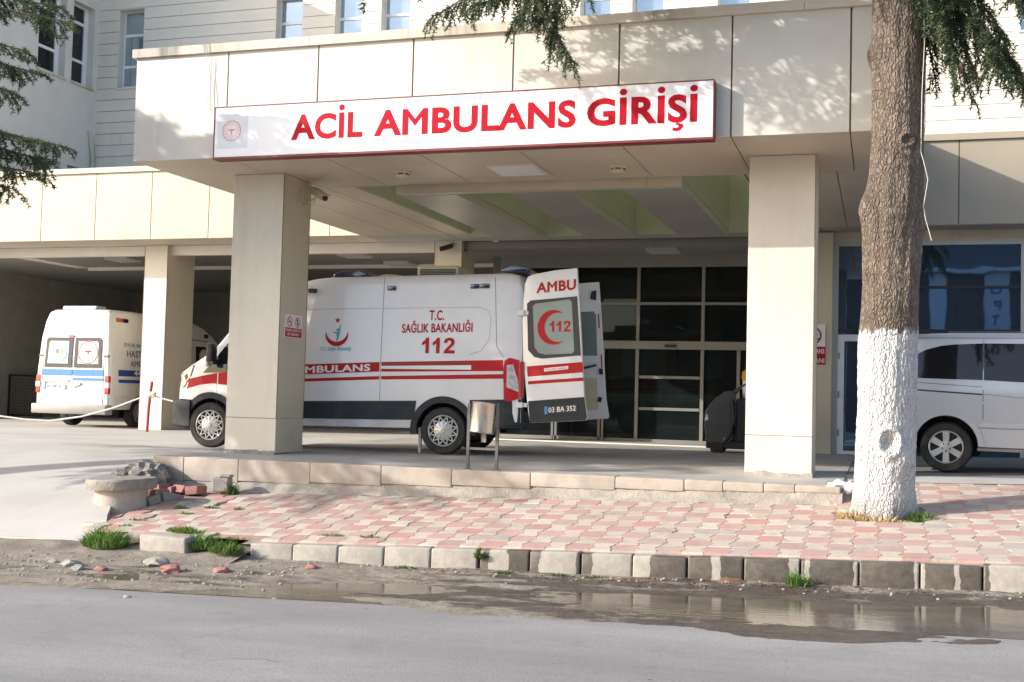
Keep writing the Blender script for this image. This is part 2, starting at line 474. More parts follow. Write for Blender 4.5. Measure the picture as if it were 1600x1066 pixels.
def gutter_mat():
    m, nt, p = base('muddy_gutter')
    g = _n(nt, 'ShaderNodeNewGeometry').outputs['Position']
    at = _n(nt, 'ShaderNodeAttribute', attribute_name='wet').outputs['Fac']
    w0 = noise_node(nt, g, 1.0, 7, .7, (1.1, 4.0, 1))
    wet = _m(nt, 'ADD', at, _m(nt, 'MULTIPLY', _m(nt, 'SUBTRACT', w0, .5), 1.5))
    wetm = ramp(nt, wet, [(.44, 0.0), (.58, 1.0)])
    fine = noise_node(nt, g, 42, 7, .75)
    mid = noise_node(nt, g, 4, 8, .72)
    dry = ramp(nt, mid, [(.3, (.19, .158, .125)), (.5, (.275, .235, .19)), (.72, (.42, .375, .32))])
    dry = mixc(nt, ramp(nt, fine, [(.38, .65), (.54, 0.0)]), dry, (.10, .08, .062))
    dry = mixc(nt, ramp(nt, fine, [(.60, 0.0), (.72, .6)]), dry, (.48, .44, .39))
    wc = ramp(nt, mid, [(.3, (.070, .054, .041)), (.7, (.15, .12, .095))])
    wc = mixc(nt, ramp(nt, fine, [(.4, .65), (.6, 0.0)]), wc, (.035, .027, .02))
    nt.links.new(mixc(nt, wetm, dry, wc), p.inputs['Base Color'])
    nt.links.new(mixc(nt, ramp(nt, wet, [(.5, 0.0), (.8, 1.0)]), (.95, .95, .95), (.30, .30, .30)), p.inputs['Roughness'])
    bump(nt, p, fine, .8, .025)
    return m
M['gutter'] = gutter_mat()

def puddle_mat():
    m, nt, p = base('muddy_water')
    g = _n(nt, 'ShaderNodeNewGeometry').outputs['Position']
    nt.links.new(ramp(nt, noise_node(nt, g, 2, 5, .6, (1, 3, 1)), [(.35, (.075, .06, .045)), (.65, (.13, .106, .08))]), p.inputs['Base Color'])
    p.inputs['Roughness'].default_value = .07
    p.inputs['IOR'].default_value = 1.33
    bump(nt, p, noise_node(nt, g, 1.0, 4, .6, (5, 16, 1)), .10, .02)
    return m
M['puddle'] = puddle_mat()

# dry gaps in the wet run of kerb, along world x
KERB_WET = [(-3.80,-3.66),(-3.46,-3.15),(-2.79,-2.62),(-2.08,-1.51),(-1.43,-.82),(-.73,-.66),(-.62,-.26),(-.18,.27),(.37,.60),(.67,.88)]
def kerb_mat():
    m, nt, p = base('concrete_kerb')
    g = _n(nt, 'ShaderNodeNewGeometry').outputs['Position']
    sp = _n(nt, 'ShaderNodeSeparateXYZ'); nt.links.new(g, sp.inputs[0])
    wob = noise_node(nt, g, 6, 3)
    x = _m(nt, 'ADD', sp.outputs[0], _m(nt, 'MULTIPLY', _m(nt, 'SUBTRACT', wob, .5), .10))
    u = _m(nt, 'DIVIDE', _m(nt, 'ADD', x, 8.0), 12.0)
    stops = [(0.0, 0.0)]
    for a, b in KERB_WET:
        stops += [((a+8)/12, 1.0), ((b+8)/12, 0.0)]
    wet = ramp(nt, u, stops, 'CONSTANT')
    f = noise_node(nt, g, 14, 6, .7); q = noise_node(nt, g, 2.5, 4)
    dry = ramp(nt, f, [(.3, (.28, .255, .22)), (.7, (.40, .37, .33))])
    dry = mixc(nt, ramp(nt, q, [(.5, 0.0), (.72, .6)]), dry, (.26, .24, .20))
    wetc = ramp(nt, f, [(.3, (.06, .05, .041)), (.7, (.13, .11, .09))])
    nt.links.new(mixc(nt, wet, dry, wetc), p.inputs['Base Color'])
    nt.links.new(mixc(nt, wet, (.9, .9, .9), (.42, .42, .42)), p.inputs['Roughness'])
    bump(nt, p, f, .4, .015)
    return m
M['kerb'] = kerb_mat()

def paver_mat():
    m, nt, p = base('coloured_paver')
    g = _n(nt, 'ShaderNodeNewGeometry').outputs['Position']
    at = _n(nt, 'ShaderNodeAttribute', attribute_name='Col').outputs['Color']
    f = noise_node(nt, g, 45, 5, .7); q = noise_node(nt, g, 1.6, 5, .6)
    c = mixc(nt, ramp(nt, f, [(.3, .45), (.6, 0.0)]), at, (.26, .18, .15))
    c = mixc(nt, ramp(nt, q, [(.42, 0.0), (.70, .6)]), c, (.40, .345, .30))
    st = noise_node(nt, g, 3.1, 7, .72)
    c = mixc(nt, ramp(nt, st, [(.52, 0.0), (.66, .5)]), c, (.25, .205, .17))
    nt.links.new(c, p.inputs['Base Color'])
    p.inputs['Roughness'].default_value = .85
    bump(nt, p, f, .45, .010)
    return m
M['paver'] = paver_mat()

# ------------------------------------------------------------------ text
_GL = {}
def _raw(body, bold):
    c = bpy.data.curves.new('lettering', 'FONT'); c.body = body; c.size = 1.0; c.offset = bold
    c.resolution_u = 4
    o = bpy.data.objects.new('lettering', c); COL.objects.link(o)
    dg = bpy.context.evaluated_depsgraph_get()
    me = bpy.data.meshes.new_from_object(o.evaluated_get(dg))
    vs = [(v.co.x, v.co.y) for v in me.vertices]; fs = [list(p.vertices) for p in me.polygons]
    bpy.data.objects.remove(o); bpy.data.curves.remove(c); bpy.data.meshes.remove(me)
    return vs, fs
def _glyph(ch, b):
    k = (ch, b)
    if k not in _GL:
        ext = lambda t: (lambda q: max(x for x, y in q)-min(x for x, y in q))(_raw(t, 0)[0])
        c0 = {'İ': 'I', 'Ş': 'S', 'Ğ': 'G', 'ğ': 'g'}.get(ch, ch)
        adv = ext('H'+c0+'H')-ext('HH')
        if ch == ' ': g = ([], [])
        elif ch == 'M':     # the font's own outline does not survive thickening
            v = [(.073-b, -b), (.073-b, .682+b), (.165+.2*b, .682+b), (.391, .402+.6*b), (.617-.2*b, .682+b), (.709+b, .682+b), (.709+b, -b), (.611-b, -b), (.611-b, .531-1.6*b), (.399, .267-1.3*b), (.383, .267-1.3*b), (.171+b, .531-1.6*b), (.171+b, -b)]
            g = (v, [list(range(len(v)))])
        elif ch == 'İ':
            v, f = _raw('I', b); cx_ = sum(x for x, y in v)/len(v); n = len(v)
            g = (v+[(cx_+(.066+b*.7)*math.cos(.2618*i), .868+(.066+b*.7)*math.sin(.2618*i)) for i in range(24)], f+[list(range(n, n+24))])
        elif ch == 'Ş':
            v, f = _raw('S', b); x0 = min(x for x, y in v); x1 = max(x for x, y in v); cx_ = (x0+x1)/2-.02; n = len(v)
            q = [(.01, -.012-b), (-.045, -.10), (.02, -.098), (.055, -.125), (.045, -.165), (-.01, -.178), (-.075, -.160), (-.095, -.205-b), (-.01, -.235-b), (.09, -.22-b), (.135+b, -.15), (.12+b, -.085), (.055, -.055), (.075, -.012-b)]
            g = (v+[(cx_+x, y) for x, y in q], f+[list(range(n, n+len(q)))])
        else: g = _raw(ch, b)
        _GL[k] = (adv, g)
    return _GL[k]
def text_geo(body, bold=0.0, w=None, cap=None):
    """2d verts + faces of a line of text, left/baseline at the origin; cap = height of a capital, w = total width"""
    vs = []; fs = []; x = 0
    for ch in body:
        adv, (gv, gf) = _glyph(ch, bold)
        o = len(vs)
        vs += [(x+p, q) for p, q in gv]; fs += [[i+o for i in f] for f in gf]
        x += adv+bold*.9
    x0 = min(v[0] for v in vs); x1 = max(v[0] for v in vs)
    ky = (cap/(.682+2*bold)) if cap else 1.0
    kx = (w/(x1-x0)) if w else ky
    return [((x-x0)*kx, (y+bold)*ky) for x, y in vs], fs

def put_text(mb, body, fn, x0, y0, w, cap, bold=.02, mi=0):
    vs, fs = text_geo(body, bold, w, cap)
    mb.add([fn(x0+x, y0+y) for x, y in vs], fs, mi)

def put_112(mb, fn, x0, y0, w, h, mi=0):
    one = [(.42, 0), (.72, 0), (.72, 1), (.48, 1), (.36, .84), (.10, .70), (.10, .50), (.28, .56), (.42, .64)]
    u = w/3.05
    for k in (0, 1):
        P = [fn(x0+(k*.95+a)*u, y0+b*h) for a, b in one]
        mb.add(P, [list(range(len(P)))], mi)
    two = [(.02, 0), (.98, 0), (.98, .20), (.44, .20), (.60, .33), (.86, .52), (.95, .66), (.95, .76), (.86, .93), (.66, 1.0), (.40, 1.0), (.14, .92), (.04, .78), (.03, .69), (.31, .66), (.34, .76), (.42, .82), (.56, .82), (.65, .76), (.65, .66), (.56, .56), (.30, .36), (.10, .18)]
    P = [fn(x0+(2.0+a*1.02)*u, y0+b*h) for a, b in two]
    mb.add(P, [list(range(len(P)))], mi)

def circ(cx, cy, r, n=32, a0=0, a1=360):
    full = abs(a1-a0) >= 360
    k = n if full else n+1
    return [(cx+r*math.cos(R(a0+(a1-a0)*i/n)), cy+r*math.sin(R(a0+(a1-a0)*i/n))) for i in range(k)]
def star(cx, cy, r, rot=90, k=.4):
    return [(cx+(r if i % 2 == 0 else r*k)*math.cos(R(rot+36*i)), cy+(r if i % 2 == 0 else r*k)*math.sin(R(rot+36*i))) for i in range(10)]
def ring_quads(cx, cy, r0, r1, n=32, a0=0, a1=360, ry=1.0):
    vs = []; fs = []
    for i in range(n+1):
        a = R(a0+(a1-a0)*i/n)
        vs += [(cx+r0*math.cos(a), cy+r0*ry*math.sin(a)), (cx+r1*math.cos(a), cy+r1*ry*math.sin(a))]
    for i in range(n): fs.append((2*i, 2*i+1, 2*i+3, 2*i+2))
    return vs, fs
def crescent(cx, cy, ro, ri, d, ang):
    """crescent opening towards ang (deg); inner circle shifted by d"""
    # outer arc from tip to tip, inner arc back
    x = (d*d+ro*ro-ri*ri)/(2*d); th = math.degrees(math.acos(x/ro)); y = ro*math.sin(R(th))
    ph = math.degrees(math.atan2(y, x-d))
    n = 28; out = []; inn = []
    for i in range(n+1):
        a = R(ang+th+(360-2*th)*i/n); out.append((cx+ro*math.cos(a), cy+ro*math.sin(a)))
        b = R(ang+ph+(360-2*ph)*i/n)
        inn.append((cx+d*math.cos(R(ang))+ri*math.cos(b), cy+d*math.sin(R(ang))+ri*math.sin(b)))
    vs = out+inn
    fs = [(i, i+1, n+1+i+1, n+1+i) for i in range(n)]
    return vs, fs
# ------------------------------------------------------------------ ground levels
YK = 10.95
def zroad(x): return -.735+.027*(x+1)
def zkerb(x): return -.49+.035*(x+1)
def zback(x): return -.185+.03*(x+1)
def zwalk(x, y): return zkerb(x)+(zback(x)-zkerb(x))*(y-YK)/2.75
def zplat(x, y): return .03*max(0, min(1, (x+9.96)/3.75))*max(0, min(1, (y-14.6)/1.2))
def zlane(x): return .045+.02*(x-.83)
def zdrive(x, y):
    t = max(0, min(1, (y-11.3)/4.7))
    return -.025-(.80-.02*(x+9))*(1-t)**2.2 if t < 1 else -.025
def nz(x, y, s=1.0, k=0): return mnoise.noise(Vector((x*s, y*s, k*7.3)))

def grid(fn, xs, ys, mb=None, mi=0):
    mb = mb or MB()
    vs = [(x, y, fn(x, y)) for y in ys for x in xs]
    n = len(xs)
    fs = [(j*n+i, j*n+i+1, (j+1)*n+i+1, (j+1)*n+i) for j in range(len(ys)-1) for i in range(n-1)]
    return mb.add(vs, fs, mi)
def lin(a, b, n): return [a+(b-a)*i/n for i in range(n+1)]

# far ground, one sheet to the horizon
g = grid(lambda x, y: -1.5 if y > 3 or abs(x) > 60 else zroad(x)-.35, [-350, -60, -20, 0, 20, 60, 350], [-350, -60, -30, 3, 60, 350])
tag(g.build('ground', M['roofing']), kind='structure')
# road
g = grid(lambda x, y: zroad(x)+.004*nz(x, y, .8), lin(-60, 40, 100), lin(-14, YK+.1, 40))
tag(g.build('road', M['asphalt'], smooth=True), kind='structure')
# far pavement across the road (mirrored in the shopfront)
g = MB(); g.box(-60, 40, -18, -14, -1.4, -.55)
tag(g.build('far_pavement', M['concrete']), kind='structure')

# muddy gutter along the kerb with water standing in its low run
def edge_y(x): return 8.83+.18*nz(x, 0, .5, 3)+.10*nz(x, 0, 1.7, 5)+.05*nz(x, 0, 5, 6)+.025*nz(x, 0, 14, 7)+.32*math.exp(-((x+5.2)/1.6)**2)-.35*math.exp(-((x+.6)/1.0)**2)
WLEV = .004
def dipx(x):
    a = math.exp(-((x+4.5)/1.0)**2)*.85; b = 1/(1+math.exp(-(x+2.7)*4)); c = .55*math.exp(-((x+6.9)/.5)**2)
    return min(1, max(a, b, c)+.25*nz(x, 3, 1.1, 9))
def zgut(x, y):
    ey = edge_y(x); e = max(0, min(1, (y-ey)/.30)); k = max(0, min(1, (y-10.15)/.8))
    r = .020*nz(x*.30, y*3.0, 1.7)+.012*nz(x*.8, y*1.6, 4)+.006*nz(x, y, 11)+.003*nz(x, y, 30)
    cy = 9.72+.12*nz(x, 1, .6, 2); w = .34+.22/(1+math.exp(-(x+1.5)*3))
    if x > -1.8: w *= 1.25 if y < cy else 1
    d = .052*max(0, dipx(x))*math.exp(-((y-cy)/w)**2)
    return zroad(x)-.003+e*(.024+r-d)+(.018+.03/(1+math.exp((x+5.5)*2.5)))*k*k*(1+.6*nz(x, y, 1.1, 4))
xs = lin(-16, 5, 900)
mb = MB(); vs = []; n = len(xs); NY = 84
for j in range(NY+1):
    for x in xs:
        y0 = edge_y(x); y = y0+(YK+.06-y0)*j/NY
        vs.append((x, y, zgut(x, y) if j else zroad(x)-.006))
mb.add(vs, [(j*n+i, j*n+i+1, (j+1)*n+i+1, (j+1)*n+i) for j in range(NY) for i in range(n-1)])
go = mb.build('gutter', M['gutter'], smooth=True, recalc=False)
at = go.data.attributes.new('wet', 'FLOAT', 'POINT')
def wetness(x, y, z):
    h = z-zroad(x); e = y-edge_y(x)
    s2 = 1/(1+math.exp(-(x+3.6)*2.2)); s3 = 1/(1+math.exp(-(x+1.7)*3))
    w = .80-(h-WLEV)*9
    w -= .30*(1-s2)
    if e < .35: w -= .55*(1-s3)*(1-e/.35)
    return w
at.data.foreach_set('value', [wetness(*q) for q in vs])
tag(go, kind='structure')
mb = grid(lambda x, y: zroad(x)+WLEV, lin(-7.6, 5, 40), [9.0, 9.5, 10.0, 10.35])
tag(mb.build('puddle', M['puddle'], smooth=True), kind='structure')

# driveway of pale concrete rising to the garage
mb = MB(); ys = lin(11.3, 16, 30)+lin(16.5, 34, 20); NX = 60; vs = []
def xr(y):
    if y < 13.75: return -8.35-.62*(y-11.3)-.12*max(0, nz(y, 0, 3))
    return -9.40
for y in ys:
    x1 = xr(y); yy = y
    for i in range(NX+1):
        x = -45+(x1+45)*(i/NX)**.5
        e = 1 if y > 11.31 else 0
        y_ = y-(0 if e else .14*nz(x, 0, .9, 8)+.05*nz(x, 0, 4, 2))
        vs.append((x, y_, zdrive(x, y)+.006*nz(x, y, .7)))
k = len(vs); n = NX+1
fs = [(j*n+i, j*n+i+1, (j+1)*n+i+1, (j+1)*n+i) for j in range(len(ys)-1) for i in range(NX)]
# broken front edge and right edge
vs += [(vs[i][0], vs[i][1]-.03, zroad(vs[i][0])-.1) for i in range(n)]
fs += [(i, k+i, k+i+1, i+1) for i in range(NX)]
k2 = len(vs); vs += [(vs[j*n+NX][0]+.02, vs[j*n+NX][1], vs[j*n+NX][2]-.5) for j in range(len(ys))]
fs += [(j*n+NX, k2+j, k2+j+1, (j+1)*n+NX) for j in range(len(ys)-1)]
mb.add(vs, fs)
tag(mb.build('driveway', M['concrete'], smooth=True, angle=50), kind='structure')

# raised entrance platform: floor, bed and edging stones
PL0, PL1, PY = -9.42, -.42, 13.72
mb = MB()
grid(lambda x, y: zplat(x, y), lin(PL0, PL1, 36), [PY+.26]+lin(14.2, 17, 14)+[20, 26], mb)
mb.box(PL0+.06, PL1-.05, PY+.06, 26, -.9, -.02)
plat = mb.build('entrance_platform', M['platform'], smooth=True)
tag(plat, kind='structure')
plat['_wo'] = list(plat.location)
px_ = PL0; i = 0
lens = [.52, .83, 1.05, 1.0, .95, 1.02, 1.05, .82, .45, .46, .35, .5, .45]
for L_ in lens:
    x1 = min(px_+L_, PL1)
    if x1-px_ < .1: break
    mb = MB(); j = RR(-.006, .006)
    y0 = PY+j+(.10*max(0, (-8.9-px_))**1.0 if px_ < -8.9 else 0)
    y1 = PY+j+(.10*max(0, (-8.9-x1)) if x1 < -8.9 else 0)
    t = .006+RR(-.004, .004); b = zback((px_+x1)/2)+.10
    a, c = px_+.002, x1-.002
    mb.hexa([(a,y0,b),(c,y1,b),(c,y1+.28,b),(a,y0+.28,b),(a,y0,t),(c,y1,t),(c,y1+.28,t),(a,y0+.28,t)])
    mb.build('edging_stone', M['edge'], plat, bevel=.014, seg=3, smooth=True, angle=50)
    px_ = x1
mb = MB(); mb.box(PL1-.20, PL1, PY+.29, 15.6, -.35, .004)
mb.build('edging_stone', M['oldconc'], plat, bevel=.02, seg=2)
# ragged mortar bed below the stones
mb = MB(); xs = lin(PL0-.02, PL1+.02, 150); vs = []
for j in range(7):
    t = j/6
    for x in xs:
        zt = zback(x)+.105; zb = zback(x)-.03
        out = .015+.085*t**1.6*(1+.6*nz(x, t, 3.5))+.02*nz(x, t*2, 11)
        vs.append((x, PY-out+.03*(1-t), zt+(zb-zt)*t+.012*nz(x, t, 9, 3)))
n = len(xs)
mb.add(vs, [(j*n+i, (j+1)*n+i, (j+1)*n+i+1, j*n+i+1) for j in range(6) for i in range(n-1)])
mb.build('mortar_bed', M['mortar'], plat, smooth=True, angle=80)

# lane for the parked van at the right, with a light concrete strip
g = grid(lambda x, y: zlane(x)+.003, lin(-.42, 20, 20), [15.9, 17, 20, 26]); tag(g.build('side_lane', M['lane']), kind='structure')
g = grid(lambda x, y: zwalk(x, 15.05)+(zlane(x)-zwalk(x, 15.05))*(y-15.05)/.85+.008, lin(-.42, 20, 20), [15.05, 15.87])
tag(g.build('concrete_strip', M['concrete']), kind='structure')

# pavers: interlocking waisted blocks, cream and pink
bed = MB(); bys = lin(YK+.05, 15.1, 24); vs = []
for y in bys:
    xa = -6.40 if y < 11.2 else (-7.85 if y < 11.45 else -8.25-.62*(min(y, 13.2)-11.3))
    for i in range(61):
        x = xa+(20-xa)*i/60; vs.append((x, y, zwalk(x, y)-.022))
bed.add(vs, [(j*61+i, j*61+i+1, (j+1)*61+i+1, (j+1)*61+i) for j in range(24) for i in range(60)])
tag(bed.build('paver_bed', M['bedding']), kind='structure')
mb = MB(); cols = []
PXc, PYr = .445, .268
def in_gap(x, y):
    if PL0-.1 < x < PL1+.03 and y > PY-.09: return True
    if x < -8.55-.62*(y-11.3): return True
    if math.hypot(x-.04, y-13.15) < .43: return True
    if math.hypot(x+8.98, y-12.5) < .40: return True
    if x < -8.3 and y > 12.62+.5*(x+9.2)*0 and y > 12.95-.3*(x+8.3)*0+RR(-.1, .1): return True
    if x < -6.35 and y < 11.25: return not (x < -7.0 and y > 11.15) or x < -8.0
    if x < -7.9 and y < 11.5: return True
    return False
for r in range(16):
    y = YK+.16+PYr*(r+.5)
    if y > 15.0: break
    yh = PYr/2-.003
    for k in range(-24, 40):
        for kind in (0, 1):
            x = k*PXc + (PXc/2 if r % 2 else 0) + (0 if kind else PXc*.5) + .10
            if x < -9.5 or x > 9: continue
            if in_gap(x, y): continue
            if y < YK+.16+PYr and x > -6.35 and False: continue
            hw = .0915 if kind else .131
            tw = .022 if kind else -.022     # waist
            if kind: px2 = [(-hw-tw*.6, -yh), (hw+tw*.6, -yh), (hw+tw*.6, -yh*.55), (hw-tw*.7, -yh*.2), (hw-tw*.7, yh*.2), (hw+tw*.6, yh*.55), (hw+tw*.6, yh), (-hw-tw*.6, yh), (-hw-tw*.6, yh*.55), (-hw+tw*.7, yh*.2), (-hw+tw*.7, -yh*.2), (-hw-tw*.6, -yh*.55)]
            else: px2 = [(-hw-tw*.6, -yh), (hw+tw*.6, -yh), (hw+tw*.6, -yh*.55), (hw-tw*.7, -yh*.2), (hw-tw*.7, yh*.2), (hw+tw*.6, yh*.55), (hw+tw*.6, yh), (-hw-tw*.6, yh), (-hw-tw*.6, yh*.55), (-hw+tw*.7, yh*.2), (-hw+tw*.7, -yh*.2), (-hw-tw*.6, -yh*.55)]
            dz = RR(-.003, .003); ta, tb = RR(-.014, .014), RR(-.014, .014); ro = RR(-.012, .012)
            if x < -7.6: dz += RR(-.012, .008); ta *= 2.5; tb *= 2.5; ro *= 3
            if RR(0, 1) < .012: dz -= .006
            cr, sr = math.cos(ro), math.sin(ro)
            P = [(x+a*cr-b*sr, y+a*sr+b*cr, a, b) for a, b in px2]
            top = [(p, q, zwalk(p, q)+dz+ta*a+tb*b) for p, q, a, b in P]
            n = len(P)
            ins = [(x+(p[0]-x)*.955, y+(p[1]-y)*.955, p[2]+.0) for p in top]
            mid = [(p[0], p[1], p[2]-.006) for p in top]
            low = [(p[0], p[1], p[2]-.03) for p in top]
            fs = [list(range(n))]+[(i, n+i, n+(i+1) % n, (i+1) % n) for i in range(n)]+[(n+i, 2*n+i, 2*n+(i+1) % n, n+(i+1) % n) for i in range(n)]
            mb.add(ins+mid+low, fs)
            v = RR(-1, 1)
            if kind: c = (.545+.05*v, .485+.05*v, .39+.055*v)
            else:
                c = (.485+.045*v, .285+.035*v, .25+.035*v)
                if RR(0, 1) < .2: c = (.46, .33, .285)
                if RR(0, 1) < .06: c = (.50, .25, .215)
                if x < -7.8: c = (c[0], c[1]*.88, c[2]*.86)
            if RR(0, 1) < .05: c = (.42, .37, .33)
            cols.append((c, len(fs)))
pv = mb.build('pavement', M['paver'], recalc=False)
ca = pv.data.color_attributes.new('Col', 'FLOAT_COLOR', 'CORNER')
li = 0; buf = []
fi = 0
for c, nf in cols:
    for _ in range(nf):
        buf += [c[0], c[1], c[2], 1]*pv.data.polygons[fi].loop_total
        fi += 1
ca.data.foreach_set('color', buf)
tag(pv, kind='structure')
# ground under the road-side bare patch at the left
g = grid(lambda x, y: zroad(x)-.03+.12*min(1, max(0, (y-10.25)/.65))+.022*nz(x, y, 2.3)*min(1, max(0, (y-10.3)*2))+.018*nz(x, y, 5)*min(1, max(0, (y-10.3)*2))+.05*max(0, min(1, (y-11.0)/.4)), lin(-16, -6.3, 150), lin(10.25, 11.95, 34))
tag(g.build('bare_soil', M['gutter'], smooth=True), kind='structure')

# kerb stones
kg = 'kerb stones along the road'
def kerb_label(i, x):
    w = any(a-.1 < x < b+.1 for a, b in KERB_WET)
    names = ['first dry kerb stone beside the grassy gap', 'second kerb stone from the grassy gap in the kerb', 'third kerb stone from the grassy gap in the kerb', 'fourth pale kerb stone left of the sprouting weed',
             'pale kerb stone just left of the small green weed', 'kerb stone with a green weed growing over its face', 'kerb stone half dry and half wet right of the weed', 'pale kerb stone between two dark wet patches',
             'mostly dry kerb stone before the long wet run', 'first all wet kerb stone of the long dark run', 'dark wet kerb stone with one pale dry streak', 'wet kerb stone left of the tall grass tuft',
             'wet kerb stone behind the tall grass tuft in the gutter', 'wet kerb stone below the whitewashed trunk with a narrow streak', 'wet kerb stone right of the trunk with a broad white streak', 'last half wet kerb stone before the dry end',
             'chipped pale kerb stone at the right end of the wet run', 'dry kerb stone at the right edge of the photo']
    return names[i] if i < len(names) else None
x = -6.28; i = 0
while x < 4.6:
    L_ = .505+RR(-.012, .012)
    mb = MB(); a, b = x+.006, x+L_-.006
    jz = RR(-.008, .008); jy = RR(-.008, .008)
    za, zb = zkerb(a)+jz, zkerb(b)+jz+RR(-.006, .006)
    y0, y1 = YK+jy, YK+.15
    ra, rb = zroad(a)-.12, zroad(b)-.12
    mb.hexa([(a,y0,ra),(b,y0+RR(-.006,.006),rb),(b,y1,rb),(a,y1,ra),(a,y0+.012,za),(b,y0+.012,zb),(b,y1,zb),(a,y1,za)])
    o = mb.build('kerb_stone', M['kerb'], bevel=.018, seg=2, smooth=True, angle=60)
    lb = kerb_label(i, (a+b)/2)
    tag(o, lb or 'dry kerb stone beyond the right edge of the wet run', 'kerb', kg)
    x += L_; i += 1
# displaced kerb block at the broken end
mb = MB(); mb.box(-.31, .31, -.09, .09, -.12, .12)
o = mb.build('kerb_block', M['kerb'], bevel=.02, seg=2, smooth=True, angle=60, xf=Matrix.Translation((-7.28, 10.98, -.77)) @ Matrix.Rotation(R(-7), 4, 'Z') @ Matrix.Rotation(R(4), 4, 'X'))
tag(o, 'loose concrete kerb block standing alone between two grass tufts', 'kerb')
# ------------------------------------------------------------------ hospital building
YW, XW = 26.0, -19.97
hb = thing('hospital_building', 'large cream hospital building with horizontal siding and narrow windows above the canopies', 'building', (-5, 26, 0))
wins = [(-19.32, -18.53), (-14.68, -13.90), (-13.04, -12.27), (-11.79, -10.99), (-6.77, -6.01), (-5.54, -4.78), (-3.60, -2.84), (.32, 1.10), (2.66, 3.44), (5.0, 5.78)]
PIT = .302
ZB, ZT = 8.76, 8.76+7*.302
mb = MB()
z = 8.76-16*PIT; row = 0
while z < 12.9:
    z1 = z+PIT
    if z1 > ZB+.02 and z < ZT-.02:
        xs = [XW]
        for a, b in wins: xs += [a, b]
        xs.append(22)
        segs = [(xs[i], xs[i+1]) for i in range(0, len(xs), 2)]
    else: segs = [(XW, 22)]
    for a, b in segs:
        # boards of about 3.6 m, butt-jointed
        q = a
        first = 3.6*((row*.37) % 1)+.6
        while q < b-1e-6:
            e = min(b, q+first); first = 3.6
            if b-e < .5: e = b
            mb.box(q+(.002 if q > a else 0), e-(.002 if e < b else 0), YW-.03, YW+.02, z+.007, z1-.007)
            q = e
    z = z1; row += 1
mb.build('siding', M['siding'], hb)
mb = MB()
# backing of the siding with holes for the windows
xs = [XW]
for a, b in wins: xs += [a, b]
xs.append(22)
for i in range(0, len(xs), 2): mb.box(xs[i], xs[i+1], YW+.02, YW+.4, ZB, ZT)
mb.box(XW, 22, YW+.02, YW+.4, 4.0, ZB); mb.box(XW, 22, YW+.02, YW+.4, ZT, 13.3)
mb.build('wall', M['joint'], hb)
mb = MB(); mb.box(XW-.2, 22.3, YW-.25, YW+.6, 13.3, 13.6); mb.build('eaves', M['white_trim'], hb)
for i, (a, b) in enumerate(wins):
    # side reveals in siding colour, then frame and panes set back
    mb = MB()
    w = .05; y = YW+.20
    mb.box(a, a+w, y, y+.07, ZB+.03, ZT); mb.box(b-w, b, y, y+.07, ZB+.03, ZT)
    for zz in (ZB+.03, ZB+.58, ZB+1.42, ZT-w): mb.box(a+w, b-w, y+.002, y+.07, zz, zz+w+(.02 if 0 < zz-ZB < 2 else 0))
    f = mb.build('window', M['frame_white'], hb)
    mb = MB(); mb.box(a+w, b-w, y+.03, y+.045, ZB+.05, ZT-.02)
    mb.build('pane', M['glass_sky'], f)
    mb = MB(); mb.box(a-.001, a+.02, YW-.028, y, ZB, ZT); mb.box(b-.02, b+.001, YW-.028, y, ZB, ZT); mb.box(a, b, YW-.028, y, ZT-.02, ZT)
    for k in range(8):
        pass
    mb.build('reveal', M['siding'], f)
    mb = MB(); mb.box(a-.02, b+.02, YW-.07, y, ZB-.04, ZB); mb.build('sill', M['white_trim'], f)
# left wing, plain stucco, its side wall facing right
WY0 = 21.75
ww = [(23.72, 24.72, 8.74, 10.86), (24.98, 25.82, 8.74, 10.86), (23.72, 24.72, 4.6, 6.58), (24.98, 25.82, 4.6, 6.56)]
mb = MB()
def wallx(mb, x0, x1, y0, y1, z0, z1, holes):
    ys = sorted({y0, y1}|{h[0] for h in holes}|{h[1] for h in holes}); zs = sorted({z0, z1}|{h[2] for h in holes}|{h[3] for h in holes})
    for i in range(len(ys)-1):
        for j in range(len(zs)-1):
            cy, cz = (ys[i]+ys[i+1])/2, (zs[j]+zs[j+1])/2
            if any(h[0] < cy < h[1] and h[2] < cz < h[3] for h in holes): continue
            mb.box(x0, x1, ys[i], ys[i+1], zs[j], zs[j+1])
wallx(mb, XW-.35, XW, WY0, YW-.03, 4.0, 13.3, ww)
mb.box(-34, XW-.36, WY0, WY0+.35, 4.0, 13.3)
mb.build('wing_wall', M['stucco'], hb)
mb = MB(); mb.box(-34, XW+.12, WY0-.12, YW-.28, 13.3, 13.55); mb.build('eaves', M['white_trim'], hb)
for (a, b, z0, z1) in ww:
    x = XW-.20; w = .05
    mb = MB()
    mb.box(x-.07, x, a, a+w, z0+.03, z1); mb.box(x-.07, x, b-w-.10, b, z0+.03, z1)
    for zz in (z0+.03, z0+.62, z1-.5, z1-w): mb.box(x-.07, x-.002, a+w, b-w-.1, zz, zz+.075)
    f = mb.build('window', M['frame_white'], hb)
    mb = MB(); mb.box(x-.05, x-.035, a+w, b-w, z0+.05, z1-.02); mb.build('pane', M['glass'], f)
    mb = MB(); mb.box(x, XW+.05, a-.04, b+.04, z0-.05, z0); mb.build('sill', M['coping'], f)
mb = MB(); mb.tube([(XW+.07, 25.90, 5.2), (XW+.07, 25.88, 6.9), (XW+.03, 25.75, 7.6)], .045, 8); mb.build('downpipe', M['coffer'], hb)

